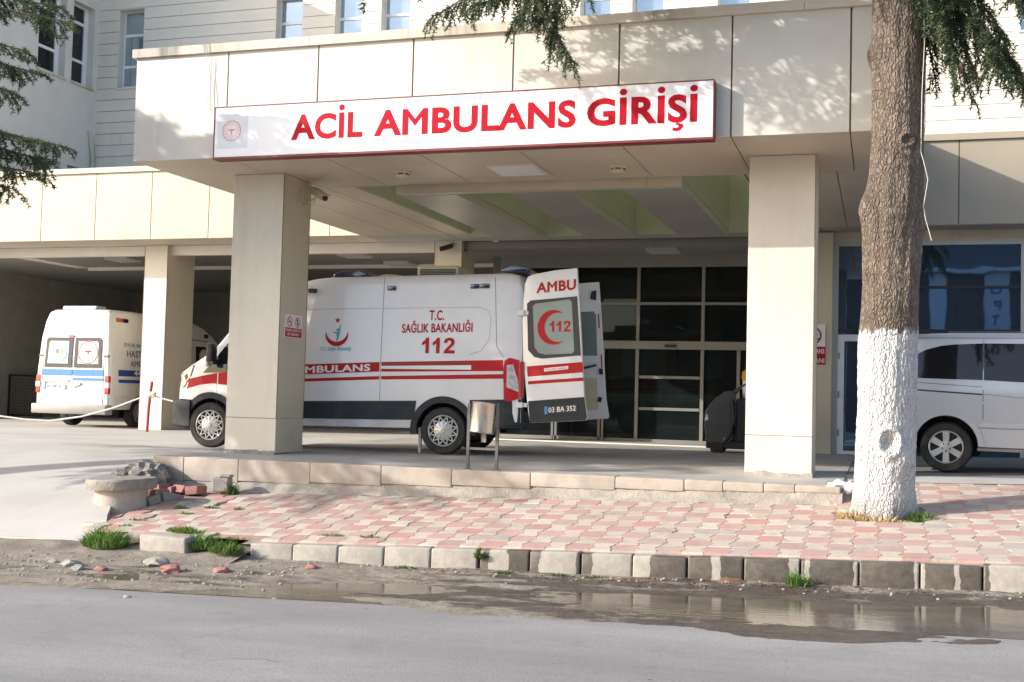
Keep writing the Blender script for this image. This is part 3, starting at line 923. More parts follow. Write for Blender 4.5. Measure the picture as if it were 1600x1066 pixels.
# garage recess under the building
mb = MB(); mb.box(-24.0, -23.6, 24.4, 33, -.3, 4.4); mb.build('garage_wall', M['garage_wall'], hb)
mb = MB(); mb.box(-23.6, -8.3, 33, 33.3, -.3, 4.4)
mb.box(-8.30, -8.05, 24.75, 33, -.3, 4.4); mb.build('garage_wall', M['dark_wall'], hb)
mb = MB(); mb.box(-30, -.8, 22.9, 33, 4.02, 4.3); mb.build('garage_ceiling', M['ceil'], hb)

# ------------------------------------------------------------------ entrance canopy
XA, XB, YF, SF, ZC = -10.0, .45, 13.88, 4.07, 5.52
cn = thing('entrance_canopy', 'deep cream clad entrance canopy on two square pillars over the ambulance', 'canopy', (-4.8, 17, 0))
jx = [XA, -8.54, -7.18, -5.82, -4.46, -3.10, -1.73, -.37, XB]
for i in range(8):
    mb = MB(); mb.box(jx[i]+(.0 if i == 0 else .011), jx[i+1]-(.0 if i == 7 else .011), YF, YF+.02, SF, ZC)
    mb.build('fascia_panel', M['panel'], cn)
mb = MB()
mb.box(XA+.03, XB-.03, YF+.022, YF+.12, SF+.025, 5.5)
mb.box(XA+.03, XA+.1, YF+.12, 21.45, SF+.025, 5.5); mb.box(XB-.1, XB-.03, YF+.12, 21.45, SF+.025, 5.5)
mb.build('fascia_frame', M['joint'], cn)
ys = lin(YF+.02, 21.48, 5)
for sx in (XA, XB-.02):
    for i in range(5):
        mb = MB(); mb.box(sx, sx+.02, ys[i]+.006, ys[i+1]-.006, SF, ZC); mb.build('fascia_panel', M['panel'], cn)
cx = [XA-.05, -7.3, -4.2, -2.67, -.9, XB+.05]
for i in range(5):
    mb = MB(); mb.box(cx[i]+.003, cx[i+1]-.003, YF-.05, YF+.32, ZC, ZC+.12+.004*(i % 2)); mb.build('coping', M['coping'], cn)
mb = MB(); mb.box(XA-.05, XA+.3, YF+.33, 21.4, ZC, ZC+.12); mb.box(XB-.3, XB+.05, YF+.33, 21.4, ZC, ZC+.12); mb.build('coping', M['coping'], cn)
mb = MB(); mb.box(XA, XB, YF+.004, YF+.14, ZC-.006, ZC-.001); mb.build('drip_joint', M['joint'], cn)
# soffit panels, jointed along the depth
SY = 16.24
sxs = [XA+.02, -8.54, -7.18, -5.82, -4.46, -3.10, -1.73, -.37, XB-.02]
for i in range(8):
    mb = MB(); mb.box(sxs[i]+.007, sxs[i+1]-.007, YF+.025, SY, SF, SF+.02); mb.build('soffit_panel', M['soffit'], cn)
CY1 = 21.45
for a, b in ((XA+.02, -9.1), (-9.1, -8.35), (-8.35, -7.72), (-1.82, -.6), (-.6, XB-.02)):
    mb = MB(); mb.box(a+.006, b-.006, SY+.012, CY1, SF, SF+.02); mb.build('soffit_panel', M['soffit'], cn)
for a, b in zip(lin(XA+.02, XB-.02, 7)[:-1], lin(XA+.02, XB-.02, 7)[1:]):
    mb = MB(); mb.box(a+.006, b-.006, CY1+.012, 22.5, SF, SF+.02); mb.build('soffit_panel', M['beam'], cn)
mb = MB(); mb.box(XA+.05, XB-.05, YF+.15, SY-.02, SF+.024, SF+.05); mb.box(XA+.05, -7.74, SY, 22.5, SF+.024, SF+.05); mb.box(-1.80, XB-.05, SY, 22.5, SF+.024, SF+.05); mb.box(-7.74, -1.80, CY1+.03, 22.5, SF+.024, SF+.05)
mb.build('soffit_frame', M['joint'], cn)
# dropped beams between the skylight coffers
ZBM = 3.94
cof = [(-7.70, -7.05), (-6.13, -5.31), (-4.42, -3.57), (-2.70, -1.84)]
bms = [(-7.05, -6.13), (-5.31, -4.42), (-3.57, -2.70)]
for a, b in bms:
    mb = MB(); mb.box(a+.004, b-.004, SY+.22, CY1, ZBM, 5.3, 0)
    o = mb.build('beam', [M['beam'], M['coffer']], cn)
    for p in o.data.polygons:
        if abs(p.normal.x) > .9: p.material_index = 1
for a, b in ((-7.05, -3.20), (-3.195, -2.70)):
    mb = MB(); mb.box(a, b, SY+.06, SY+.215, ZBM+.005, SF+.22); mb.build('front_strip', M['soffit'], cn)
for a, b in cof:
    mb = MB()
    mb.box(a-.004, a+.014, SY, CY1, SF+.0, 5.3); mb.box(b-.014, b+.004, SY, CY1, SF, 5.3)
    mb.box(a+.014, b-.014, CY1-.02, CY1, ZBM+.06, 5.3); mb.box(a+.014, b-.014, SY+.001, SY+.03, SF, 5.3)
    mb.build('coffer_lining', M['coffer'], cn)
    mb = MB(); mb.box(a-.05, b+.05, SY-.05, CY1+.05, 5.36, 5.375); mb.build('skylight', M['skylight'], cn)
mb = MB()
mb.box(XA+.1, XB-.1, YF+.2, SY-.05, 5.3, 5.38); mb.box(XA+.1, -7.74, SY-.05, CY1+.06, 5.3, 5.38); mb.box(-1.80, XB-.1, SY-.05, CY1+.06, 5.3, 5.38)
mb.box(XA+.1, XB-.1, CY1+.06, YW, 5.3, 5.38)
for a, b in bms: mb.box(a+.05, b-.05, SY-.04, CY1+.05, 5.301, 5.379)
mb.build('roof', M['roofing'], cn)
# two clad pillars
for x0, x1 in ((-9.09, -8.27), (-1.63, -.81)):
    y0, y1 = 15.05, 15.88
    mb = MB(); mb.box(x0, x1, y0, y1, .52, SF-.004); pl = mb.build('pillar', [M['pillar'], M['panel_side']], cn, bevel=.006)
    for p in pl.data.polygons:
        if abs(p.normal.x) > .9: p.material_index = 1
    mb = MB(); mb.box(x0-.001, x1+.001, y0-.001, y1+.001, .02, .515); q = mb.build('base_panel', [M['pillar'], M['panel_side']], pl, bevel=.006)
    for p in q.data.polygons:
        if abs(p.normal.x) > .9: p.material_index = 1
    mb = MB(); mb.box(x0+.02, x1-.02, y0+.02, y1-.02, -.02, SF); mb.build('core', M['joint'], pl)
    mb = MB(); mb.box(x1-.004, x1+.003, y0-.003, y0+.010, .53, SF-.01); mb.box(x1-.004, x1+.003, y1-.010, y1+.003, .53, SF-.01); mb.build('corner_joint', M['joint'], pl)
    # skim of mortar round the foot
    mb = MB(); vs = []
    m_ = 60
    for k in range(m_+1):
        x = x0-.01+(x1-x0+.02)*k/m_; h = .045+.055*max(0, nz(x, x0, 3.2))+.02*nz(x, 3, 11)
        vs += [(x, y0-.008, h+.01), (x, y0-.05-.03*max(0, nz(x, 2, 4)), -.005)]
    mb.add(vs, [(2*k, 2*k+1, 2*k+3, 2*k+2) for k in range(m_)])
    mb.build('foot_skim', M['rough' if x0 < -5 else 'mortar'], pl, smooth=True)
# loose cables hanging from the coping
cb = thing('hanging_cables', 'thin pale cables hanging from the coping down behind the sign', 'cable', (-8.75, 13.8, 4.8))
for k, (x, e) in enumerate(((-8.92, .10), (-8.88, .18), (-8.83, .06))):
    mb = MB(); mb.tube([(x, YF-.06, ZC+.13), (x+.01, YF-.065, ZC+.02), (x+e*.6, YF-.03, ZC-.4), (x+e, YF-.02, 4.72)], .004, 5); mb.build('strand', M['cable'], cb)

# ------------------------------------------------------------------ low garage canopy at the left
gc = thing('garage_canopy', 'low cream garage canopy with jointed fascia panels at the left', 'canopy', (-17, 21.6, 0))
YG = 21.5
def low_canopy(root, x0, x1, step, phase, pm):
    x = x0
    xs = [x0]
    q = phase
    while q < x1-.2:
        if q > x0+.2: xs.append(q)
        q += step
    xs.append(x1)
    for a, b in zip(xs[:-1], xs[1:]):
        mb = MB(); mb.box(a+.009, b-.009, YG, YG+.02, 4.09, 5.55); mb.build('fascia_panel', M[pm], root)
    mb = MB(); mb.box(x0, x1, YG+.022, YG+.12, 4.11, 5.54); mb.build('fascia_frame', M['joint'], root)
    mb = MB(); mb.box(x0, x1, YG-.05, YG+.3, 5.555, 5.67); mb.build('coping', M[pm], root)
    mb = MB(); mb.box(x0, x1, YG+.3, YW-.04, 5.50, 5.56); mb.build('roof', M['roofing'], root)
low_canopy(gc, -34, XA-.06, 1.415, -34+.62, 'panel_tan')
mb = MB(); mb.box(-34, XA, YG+.02, 22.54, 4.085, 4.105); mb.build('soffit_panel', M['soffit'], gc)
mb = MB(); mb.box(-34, -8.2, 22.55, 22.72, 3.87, 4.08); mb.build('lintel', M['white_trim'], gc)
mb = MB(); mb.box(-8.2, -.9, 22.55, 22.72, 3.92, 4.06); mb.build('lintel', M['ceil'], gc)
for x0, x1, dy in ((-15.74, -15.15, 1.08), (-8.80, -8.20, .8)):
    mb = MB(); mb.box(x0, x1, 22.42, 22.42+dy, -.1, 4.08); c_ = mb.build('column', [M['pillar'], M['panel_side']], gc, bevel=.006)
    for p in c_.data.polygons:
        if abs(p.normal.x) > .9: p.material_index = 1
    mb = MB(); mb.box(x1-.006, x1+.004, 22.415, 22.43, .3, 4.06); mb.box(x0-.004, x0+.006, 22.415, 22.43, .3, 4.06); mb.build('corner_joint', M['joint'], c_)
    mb = MB(); mb.box(x1-.28, x1+.004, 22.40, 22.44, -.1, 1.05); mb.build('corner_guard', M['pillar'], c_)
sc = thing('side_canopy', 'low cream canopy over the reflective shopfront behind the tree', 'canopy', (8, 21.6, 0))
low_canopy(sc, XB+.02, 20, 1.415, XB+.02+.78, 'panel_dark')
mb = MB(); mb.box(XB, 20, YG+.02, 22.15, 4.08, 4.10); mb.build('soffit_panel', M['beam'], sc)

# ------------------------------------------------------------------ glazed entrance under the canopy
ge = thing('glazed_entrance', 'dark glazed entrance wall with grey frames and sliding doors behind the ambulance', 'entrance', (-4.5, 24.6, 0))
YE = 24.6
mb = MB()
for x in (-8.02, -6.35, -4.95, -3.57, -2.2, -.95): mb.box(x-.035, x+.035, YE-.05, YE+.05, 2.15, 3.80)
for x in (-8.02, -6.35, -4.95, -3.57, -2.82, -2.2, -.95): mb.box(x-.035, x+.035, YE-.06, YE+.04, 0, 2.0)
for z, h in ((2.935, .055), (3.74, .08)): mb.box(-8.05, -.9, YE-.045, YE+.045, z, z+h)
mb.box(-8.05, -.9, YE-.14, YE+.06, 1.99, 2.16)
mb.box(-8.05, -.9, YE-.05, YE+.06, 3.82, 4.02)
for z in (1.37, .70): mb.box(-4.9, -3.62, YE-.046, YE+.03, z, z+.06)
mb.box(-8.05, -.9, YE-.055, YE+.045, .02, .09)
mb.build('frame', M['alu'], ge)
for a, b in ((-8.02, -6.35), (-6.35, -4.95), (-4.95, -3.57), (-3.57, -2.2), (-2.2, -.95)):
    for z0, z1 in ((.09, 1.99), (2.16, 2.93), (3.0, 3.74)):
        mb = MB(); mb.box(a+.035, b-.035, YE-.008, YE+.008, z0, z1); mb.build('pane', M['glass_clear'], ge)
mb = MB(); 
for x in (-6.78, -6.70, -5.75, -5.67): mb.box(x-.025, x+.025, YE-.10, YE-.07, .03, 1.97)
mb.box(-6.78, -5.70, YE-.10, YE-.07, 1.93, 1.985); mb.box(-6.78, -5.70, YE-.10, YE-.07, .03, .10)
d_ = mb.build('sliding_door', M['alu'], ge)
mb = MB(); mb.box(-6.675, -5.775, YE-.09, YE-.08, .1, 1.93); mb.build('pane', M['glass_clear'], d_)
mb = MB(); mb.tube([(-6.60, YE-.12, .85), (-6.60, YE-.12, 1.25)], .014, 8); mb.build('handle', M['steel'], d_)
mb = MB(); mb.box(-4.35, -4.1, YE-.17, YE-.14, 2.03, 2.09); mb.build('door_sensor', M['black'], ge)
mb = MB(); mb.box(-8.0, -1.0, 22.55, 22.70, .035, .06); tag(mb.build('threshold_strip', M['white_trim']), 'pale metal threshold strip across the floor before the doors', 'threshold')
mb = MB(); mb.box(-8.04, -.9, 29.6, 29.8, -.2, 4.1); mb.box(-.90, -.7, 24.7, 29.8, -.2, 4.1); mb.box(-8.04, -.9, 24.7, 29.6, -.1, -.005); mb.build('lobby_wall', M['garage_wall'], ge)
mb = MB(); mb.box(-7.2, -3.6, 27.6, 28.2, 0, 1.0); mb.box(-7.25, -3.55, 27.55, 28.25, 1.0, 1.06); mb.build('reception_counter', M['mint'], ge)
mb = MB()
for k in range(5): mb.box(-7.8+k*1.45, -6.7+k*1.45, 29.54, 29.6, 1.5, 2.3)  # added pale strips imitating faint bands of light behind the glass
mb.build('painted_light_band', M['paleblue'], ge)

# ------------------------------------------------------------------ reflective shopfront at the right
sf = thing('shopfront', 'shopfront of bluish reflective glass with a white door behind the van', 'shopfront', (2, 22.2, 0))
YS = 22.2
mb = MB(); mb.box(-1.45, -.86, 21.95, 22.6, -.1, 4.05); mb.build('pier', M['panel_side'], sf)
mb = MB(); mb.box(-.86, 20, YS-.05, YS+.2, 3.90, 4.08); mb.build('head', M['panel_side'], sf)
mb = MB()
mb.box(-.86, -.76, YS-.05, YS+.05, -.1, 3.9); mb.box(-.76, 20, YS-.05, YS+.05, 3.82, 3.899)
for x in (2.36, 5.4, 8.5): mb.box(x-.04, x+.04, YS-.05, YS+.05, 0, 3.82)
mb.build('frame', M['alu_light'], sf)
mb = MB(); mb.box(-.76, 2.32, YS-.045, YS+.03, 2.25, 2.31); mb.box(.6, 2.32, YS-.045, YS+.03, 3.04, 3.085); mb.build('transom', M['black'], sf)
for a, b in ((-.76, .38), (.38, 2.32), (2.40, 5.36), (5.44, 8.46)):
    mb = MB(); mb.box(a, b, YS-.006, YS+.006, 2.1 if a < 0 else .0, 3.82); mb.build('pane', M['glass_mirror'], sf)
mb = MB(); x0, x1 = -.755, .34
mb.box(x0, x0+.11, YS-.06, YS+.03, -.03, 2.2); mb.box(x1-.11, x1, YS-.06, YS+.03, -.03, 2.2); mb.box(x0+.11, x1-.11, YS-.06, YS+.03, 2.08, 2.2); mb.box(x0+.11, x1-.11, YS-.06, YS+.03, -.03, .09)
d_ = mb.build('door', M['frame_white'], sf)
mb = MB(); mb.box(x0+.11, x1-.11, YS-.03, YS-.015, .09, 2.08); mb.build('pane', M['glass_mirror'], d_)
mb = MB()
for z in (.35, 1.05, 1.75): mb.tube([(x0+.02, YS-.075, z), (x0+.02, YS-.075, z+.12)], .014, 8)
mb.build('hinge', M['alu'], d_)
mb = MB(); mb.box(.42, 22, YS+.5, YS+.55, -.1, 4.0); mb.build('back_wall', M['dark_wall'], sf)

# ------------------------------------------------------------------ building across the road (seen mirrored in the shopfront)
ob = thing('opposite_building', 'brown and white building across the road mirrored in the shopfront glass', 'building', (4, -21, -.6))
mb = MB(); mb.box(-14, 16, -30, -20, -.6, 8.0); mb.build('wall', M['brownwall'], ob)
mb = MB(); mb.add([(-14.8, -19.2, 8.0), (16.8, -19.2, 8.0), (16.8, -30.8, 8.0), (-14.8, -30.8, 8.0), (-9, -25, 10.4), (9, -25, 10.4)], [(0, 1, 5, 4), (1, 2, 5), (2, 3, 4, 5), (3, 0, 4), (3, 2, 1, 0)]); mb.build('roof', M['dark_roof'], ob)
mb = MB(); mb.box(-14.7, 16.7, -19.5, -19.1, 7.82, 8.02); mb.build('gutter', M['paleblue'], ob)
for a, b in ((-6.5, -5.6), (2.3, 3.1), (5.0, 6.2), (11.5, 12.4)):
    mb = MB(); mb.box(a, b, -20, -19.7, -.6, 7.8); mb.build('pilaster', M['paleblue'], ob)
for k, ch in enumerate('UPTİNS'):
    mb = MB(); put_text(mb, ch, lambda x, y: (5.85-x-.1, -19.69, y), 0, 6.7-k*.8, None, .5, .03); mb.build('sign_letter', M['navy'], ob)
for a in (-12, -9, -3.5, -.8, 3.6, 7.4, 9.4, 13.6):
    for z in (1.0, 4.6):
        mb = MB(); mb.box(a, a+1.2, -20.02, -19.96, z, z+1.6); mb.build('window', M['glass'], ob)
# ------------------------------------------------------------------ vehicles
def interp(tab, x):
    if x <= tab[0][0]: return tab[0][1]
    for (a, p), (b, q) in zip(tab[:-1], tab[1:]):
        if x <= b: return p+(q-p)*(x-a)/(b-a)
    return tab[-1][1]

class Van:
    """body loft: x forward, y left, z up; origin on the ground under the rear axle"""
    def __init__(s, top, bot, wid, tum, rc, z0=.30):
        s.top, s.bot, s.wid, s.tum, s.rc = top, bot, wid, tum, rc
    def w(s, x, z): return interp(s.wid, x)+interp(s.tum, z)
    def ring(s, x):
        H = interp(s.top, x); zb = interp(s.bot, x); r = min(interp(s.rc, x), (H-zb)*.45)
        pts = [(0, zb), (s.w(x, zb)-.10, zb), (s.w(x, zb+.06), zb+.06)]
        n = 12
        for i in range(1, n+1):
            z = zb+.06+(H-r-zb-.06)*i/n; pts.append((s.w(x, z), z))
        wt = s.w(x, H-r)
        for i in range(1, 8):
            a = R(90*i/7); pts.append((wt-r+r*math.cos(a), H-r+r*math.sin(a)))
        pts.append((0, H+.025*min(1, r/.15)))
        return pts
    def mesh(s, xs, mb, mi=0):
        rings = []
        for x in xs:
            p = s.ring(x); rings.append([(x, y, z) for y, z in p]+[(x, -y, z) for y, z in p[-2:0:-1]])
        n = len(rings[0]); vs = [q for r in rings for q in r]
        fs = [(i*n+k, i*n+(k+1) % n, (i+1)*n+(k+1) % n, (i+1)*n+k) for i in range(len(xs)-1) for k in range(n)]
        fs += [list(range(n)), [(len(xs)-1)*n+k for k in range(n-1, -1, -1)]]
        return mb.add(vs, fs, mi)
    def side(s, sgn, off):
        return lambda x, z: (x, sgn*(s.w(x, z)+off), z)
    def patch(s, mb, poly, sgn, off=.004, mi=0, step=.25):
        bm = bmesh.new()
        vs = [bm.verts.new((x, 0, z)) for x, z in poly]
        bm.faces.new(vs)
        xs = [p[0] for p in poly]; zs = [p[1] for p in poly]
        for lo, hi, no, k in ((min(xs), max(xs), (1, 0, 0), 0), (min(zs), max(zs), (0, 0, 1), 2)):
            q = math.ceil(lo/step)*step
            while q < hi:
                co = [0, 0, 0]; co[k] = q
                bmesh.ops.bisect_plane(bm, geom=bm.verts[:]+bm.edges[:]+bm.faces[:], plane_co=co, plane_no=no)
                q += step
        bmesh.ops.triangulate(bm, faces=bm.faces)
        bm.verts.index_update()
        f = s.side(sgn, off)
        mb.add([f(v.co.x, v.co.z) for v in bm.verts], [[v.index for v in q.verts] for q in bm.faces], mi)
        bm.free()
    def line(s, mb, pts, sgn, wd=.006, off=.0025, mi=0):
        f = s.side(sgn, off)
        for (x0, z0), (x1, z1) in zip(pts[:-1], pts[1:]):
            L = math.hypot(x1-x0, z1-z0); nx_, nz_ = -(z1-z0)/L*wd/2, (x1-x0)/L*wd/2
            n = max(1, int(L/.3))
            vs = []
            for i in range(n+1):
                t = i/n; x, z = x0+(x1-x0)*t, z0+(z1-z0)*t
                vs += [f(x+nx_, z+nz_), f(x-nx_, z-nz_)]
            mb.add(vs, [(2*i, 2*i+1, 2*i+3, 2*i+2) for i in range(n)], mi)

def bool_cut(o, cutters):
    for c in cutters:
        md = o.modifiers.new('cut', 'BOOLEAN'); md.operation = 'DIFFERENCE'; md.solver = 'EXACT'; md.object = c
    dg = bpy.context.evaluated_depsgraph_get()
    me = bpy.data.meshes.new_from_object(o.evaluated_get(dg))
    o.modifiers.clear()
    old = o.data; o.data = me; bpy.data.meshes.remove(old)
    for c in cutters:
        d = c.data; bpy.data.objects.remove(c); bpy.data.meshes.remove(d)
    me.polygons.foreach_set('use_smooth', [True]*len(me.polygons)); me.set_sharp_from_angle(angle=R(32))

def wheel(parent, x, y, r, out, style, name='wheel'):
    """out = +1/-1 the side the outer face looks to"""
    wd = .215
    mb = MB()
    rr = r*.665
    prof = [(rr, -wd/2), (r*.93, -wd/2), (r*.985, -wd/2+.03), (r, -wd/2+.06), (r, wd/2-.06), (r*.985, wd/2-.03), (r*.93, wd/2), (rr+.02, wd/2+.004), (rr, wd/2-.015)]
    pr = [(a, out*(b-wd/2)) for a, b in prof]
    if out < 0: pr = pr[::-1]
    mb.lathe(pr, (x, y, r), 'y', 48, cap=False)
    w_ = mb.build('wheel', M['rubber'], parent, smooth=True, angle=40)
    mb = MB(); f = lambda d: out*d
    mb.lathe([(rr+.003, f(-.02)), (rr*.9, f(-.035)), (.02, f(-.05))], (x, y, r), 'y', 40, cap=True, mi=1)
    P = lambda u, v, d: (x+u, y+out*d, r+v)
    # outer ring
    mb.lathe([(rr*1.0, f(-.03)), (rr*1.0, f(-.002)), (rr*.955, f(.004)), (rr*.915, f(-.004)), (rr*.905, f(-.03))], (x, y, r), 'y', 48, cap=False)
    if style == 'alloy':
        for k in range(6):
            a = R(60*k+90)
            c, d = math.cos(a), math.sin(a)
            pl = [(rr*.12, -.034), (rr*.93, -.044), (rr*.93, .044), (rr*.12, .034)]
            mb.prism([(u*c-v*d, u*d+v*c) for u, v in pl], P, -.03, -.006)
        mb.lathe([(.075, f(-.03)), (.075, f(-.004)), (.03, f(.002))], (x, y, r), 'y', 24)
        for k in range(5):
            a = R(72*k+54); mb.lathe([(.011, f(-.003)), (.011, f(.004))], (x+.052*math.cos(a), y, r+.052*math.sin(a)), 'y', 10, mi=1)
    else:
        mb.lathe([(rr*.62, f(-.03)), (rr*.60, f(-.008)), (rr*.3, f(.006)), (.035, f(.014)), (.03, f(.022))], (x, y, r), 'y', 40)
        n = 12
        for k in range(n):
            for sg in (-1, 1):
                a0 = R(360*k/n); a1 = R(360*(k+.5*sg)/n)
                p0 = (rr*.60*math.cos(a0), rr*.60*math.sin(a0)); p1 = (rr*.92*math.cos(a1), rr*.92*math.sin(a1))
                dx, dy = p1[0]-p0[0], p1[1]-p0[1]; L = math.hypot(dx, dy); nx_, ny_ = -dy/L*.007, dx/L*.007
                mb.prism([(p0[0]-nx_, p0[1]-ny_), (p1[0]-nx_, p1[1]-ny_), (p1[0]+nx_, p1[1]+ny_), (p0[0]+nx_, p0[1]+ny_)], P, -.03, -.004)
            a = R(360*k/n); c, d = math.cos(a), math.sin(a)
            pl = [(rr*.16, -.003), (rr*.57, -.006), (rr*.57, .006), (rr*.16, .003)]
            mb.prism([(u*c-v*d, u*d+v*c) for u, v in pl], P, -.0, .010)
    mb.build('rim', [M['rim'], M['arch']], w_, smooth=True, angle=30)
    return w_

def van_common(v, root, xs, paint, arches, ra, cavity=None):
    mb = MB(); v.mesh(xs, mb)
    body = mb.build('body', [paint, M['arch']], root, smooth=True)
    cut = []
    for ax_, az in arches:
        c = MB(); c.lathe([(ra, -1.3), (ra, 1.3)], (ax_, 0, az), 'y', 48, mi=1)
        cut.append(c.build('cutter', [paint, M['arch']], root))
    if cavity:
        c = MB(); c.box(*cavity, 1); cut.append(c.build('cutter', [paint, M['arch']], root))
    bool_cut(body, cut)
    # closed wheel wells so one cannot see through the body
    mb = MB()
    wd = interp(v.wid, 0)
    for ax_, az in arches:
        mb = MB(); mb.box(ax_-ra*.99, ax_+ra*.99, -(wd-.30), wd-.30, .22, az+ra*.9); mb.build('wheel_well', M['arch'], root)
    return body
def emblem_disc(mb, fn, cx, cy, r, mis, fig=True):
    """white disc, red ring of small stars and a winged staff"""
    vs, fs = ring_quads(cx, cy, 0, r, 36); mb.add([fn(x, y, 0) for x, y in vs], fs, mis[0])
    vs, fs = ring_quads(cx, cy, r*.90, r*.98, 36); mb.add([fn(x, y, .0015) for x, y in vs], fs, mis[1])
    vs, fs = ring_quads(cx, cy, r*.60, r*.62, 36); mb.add([fn(x, y, .0015) for x, y in vs], fs, mis[1])
    for k in range(16):
        a = R(22.5*k); st = star(cx+r*.76*math.cos(a), cy+r*.76*math.sin(a), r*.075)
        mb.add([fn(x, y, .0015) for x, y in st], [list(range(10))], mis[1])
    if fig:
        b = [(0, -.48), (.06, -.2), (.07, .02), (.22, .0), (.42, .14), (.2, .16), (.06, .12), (.06, .2), (-.06, .2), (-.06, .12), (-.2, .16), (-.42, .14), (-.22, .0), (-.07, .02), (-.06, -.2)]
        mb.add([fn(cx+x*r, cy+y*r, .0015) for x, y in b], [list(range(len(b)))], mis[1])
def plate(root, fn, u0, v0, w, h, txt, parent=None):
    mb = MB(); mb.prism([(u0, v0), (u0+w, v0), (u0+w, v0+h), (u0, v0+h)], fn, 0, .012)
    p = mb.build('number_plate', M[txt[1]], parent or root, bevel=.003)
    mb = MB(); mb.prism([(u0+.006, v0+.006), (u0+.05, v0+.006), (u0+.05, v0+h-.006), (u0+.006, v0+h-.006)], fn, .012, .0135)
    mb.build('blue_band', M['blue'], p)
    mb = MB(); put_text(mb, txt[0], lambda x, y: fn(x, y, .0145), u0+.07, v0+h*.22, w-.10, h*.58, .012); mb.build('plate_lettering', M[txt[2]], p)
    return p

# ---- the ambulance with its rear doors open
hd = Vector((-.9969, -.0786, 0))
am = thing('ambulance', 'white high roof ambulance with red stripes and both rear doors open under the canopy', 'ambulance', (-6.36, 17.387, .03), math.atan2(hd.y, hd.x), world=False)
am.rotation_euler = (0, math.atan2(.03, 3.75), math.atan2(hd.y, hd.x))
atop = [(-1.24, 2.52), (-1.21, 2.62), (-1.15, 2.70), (-1.0, 2.735), (1.0, 2.70), (1.9, 2.685), (2.15, 2.65), (2.4, 2.585), (2.7, 2.46), (3.0, 2.27), (3.2, 2.11), (3.45, 1.88), (3.65, 1.635), (3.8, 1.49), (4.05, 1.345), (4.2, 1.265), (4.30, 1.19), (4.38, 1.06), (4.42, .95), (4.44, .8)]
abot = [(-1.24, .40), (3.2, .38), (3.9, .34), (4.44, .36)]
awid = [(-1.24, .955), (-1.18, .985), (-1.0, 1.0), (3.0, 1.0), (3.5, .99), (3.9, .965), (4.15, .91), (4.3, .84), (4.40, .74), (4.44, .68)]
atum = [(.3, -.03), (.5, -.004), (.8, 0), (1.3, -.005), (1.9, -.045), (2.7, -.115)]
arc_ = [(-1.24, .16), (2.6, .16), (3.2, .14), (3.6, .10), (4.44, .07)]
A = Van(atop, abot, awid, atum, arc_)
xs = [-1.24, -1.225, -1.21, -1.18, -1.15, -1.08, -1.0, -.8]+lin(-.5, 2.0, 12)+lin(2.1, 4.2, 30)+[4.25, 4.30, 4.34, 4.38, 4.41, 4.43, 4.44]
WR, WF, RA = -.06, 3.74, .425
body = van_common(A, am, xs, M['white_paint'], [(WR, .36), (WF, .36)], RA, cavity=(-1.3, .9, -.80, .80, .62, 2.5))
for (x, sg) in ((WR, 1), (WF, 1), (WR, -1), (WF, -1)): wheel(am, x, sg*.985, .355, sg, 'trim')
mb = MB(); mb.box(-1.258, -1.238, -.945, .945, .40, .655); mb.box(-1.256, -1.239, .80, .945, .656, .86); mb.box(-1.256, -1.239, -.945, -.80, .656, .86); mb.build('tail_sill', M['cladding'], am)
mb = MB(); mb.box(-1.19, .85, -.795, .795, .63, .66); mb.build('load_floor', M['cladding'], am)
mb = MB(); mb.box(.8, .85, -.79, .79, .66, 2.45); mb.build('bulkhead', M['darkred'], am)
# dark cladding bands, sill, arch trims
L = 1
for L in (1, -1):
    mb = MB()
    A.patch(mb, [(.40, .508), (3.28, .487), (3.28, .735), (.36, .795)], L, .012)
    A.patch(mb, [(-1.235, .42), (-.49, .42), (-.47, .82), (-1.24, .845)], L, .012)
    mb.build('cladding', M['cladding'], am)
    mb = MB(); A.patch(mb, [(.40, .385), (3.3, .38), (3.3, .480), (.39, .500)], L, .010); mb.build('sill', M['white_sill'], am)
    for cx_ in (WR, WF):
        mb = MB(); vs, fs = ring_quads(cx_, .36, RA-.012, RA+.085, 28, -8, 188)
        f = A.side(L, .018); mb.add([f(x, z) for x, z in vs], fs)
        vs2, fs2 = ring_quads(cx_, .36, RA-.012, RA-.011, 28, -8, 188)
        g_ = A.side(L, -.06)
        inner = [(cx_+(RA-.012)*math.cos(R(-8+196*i/28)), .36+(RA-.012)*math.sin(R(-8+196*i/28))) for i in range(29)]
        mb.add([f(x, z) for x, z in inner]+[g_(x, z) for x, z in inner], [(i, i+1, 30+i, 29+i) for i in range(28)])
        mb.build('arch_trim', M['cladding'], am, smooth=True)
# front bumper
FB = Van([(3.98, .745), (4.3, .755), (4.56, .74)], [(3.98, .30), (4.2, .27), (4.56, .32)], [(3.98, .975), (4.15, .945), (4.32, .90), (4.44, .83), (4.52, .72), (4.56, .60)], [(0, 0), (.45, .012), (.6, .02), (.8, .0)], [(3.9, .05), (4.5, .05)])
mb = MB(); FB.mesh([4.10, 4.15, 4.2, 4.25, 4.32, 4.38, 4.44, 4.48, 4.52, 4.55, 4.56], mb); mb.build('front_bumper', M['cladding'], am, smooth=True)
mb = MB(); A.mesh  # rear bumper
RB = Van([(-1.30, .50), (-1.1, .52), (-.5, .52)], [(-1.30, .40), (-.5, .38)], [(-1.30, .90), (-1.24, .97), (-1.1, 1.012), (-.5, 1.012)], [(0, 0), (1, 0)], [(-1.3, .03), (0, .03)])
mb = MB(); RB.mesh([-1.30, -1.27, -1.22, -1.15, -1.0, -.52], mb); mb.build('rear_bumper', M['cladding'], am, smooth=True)
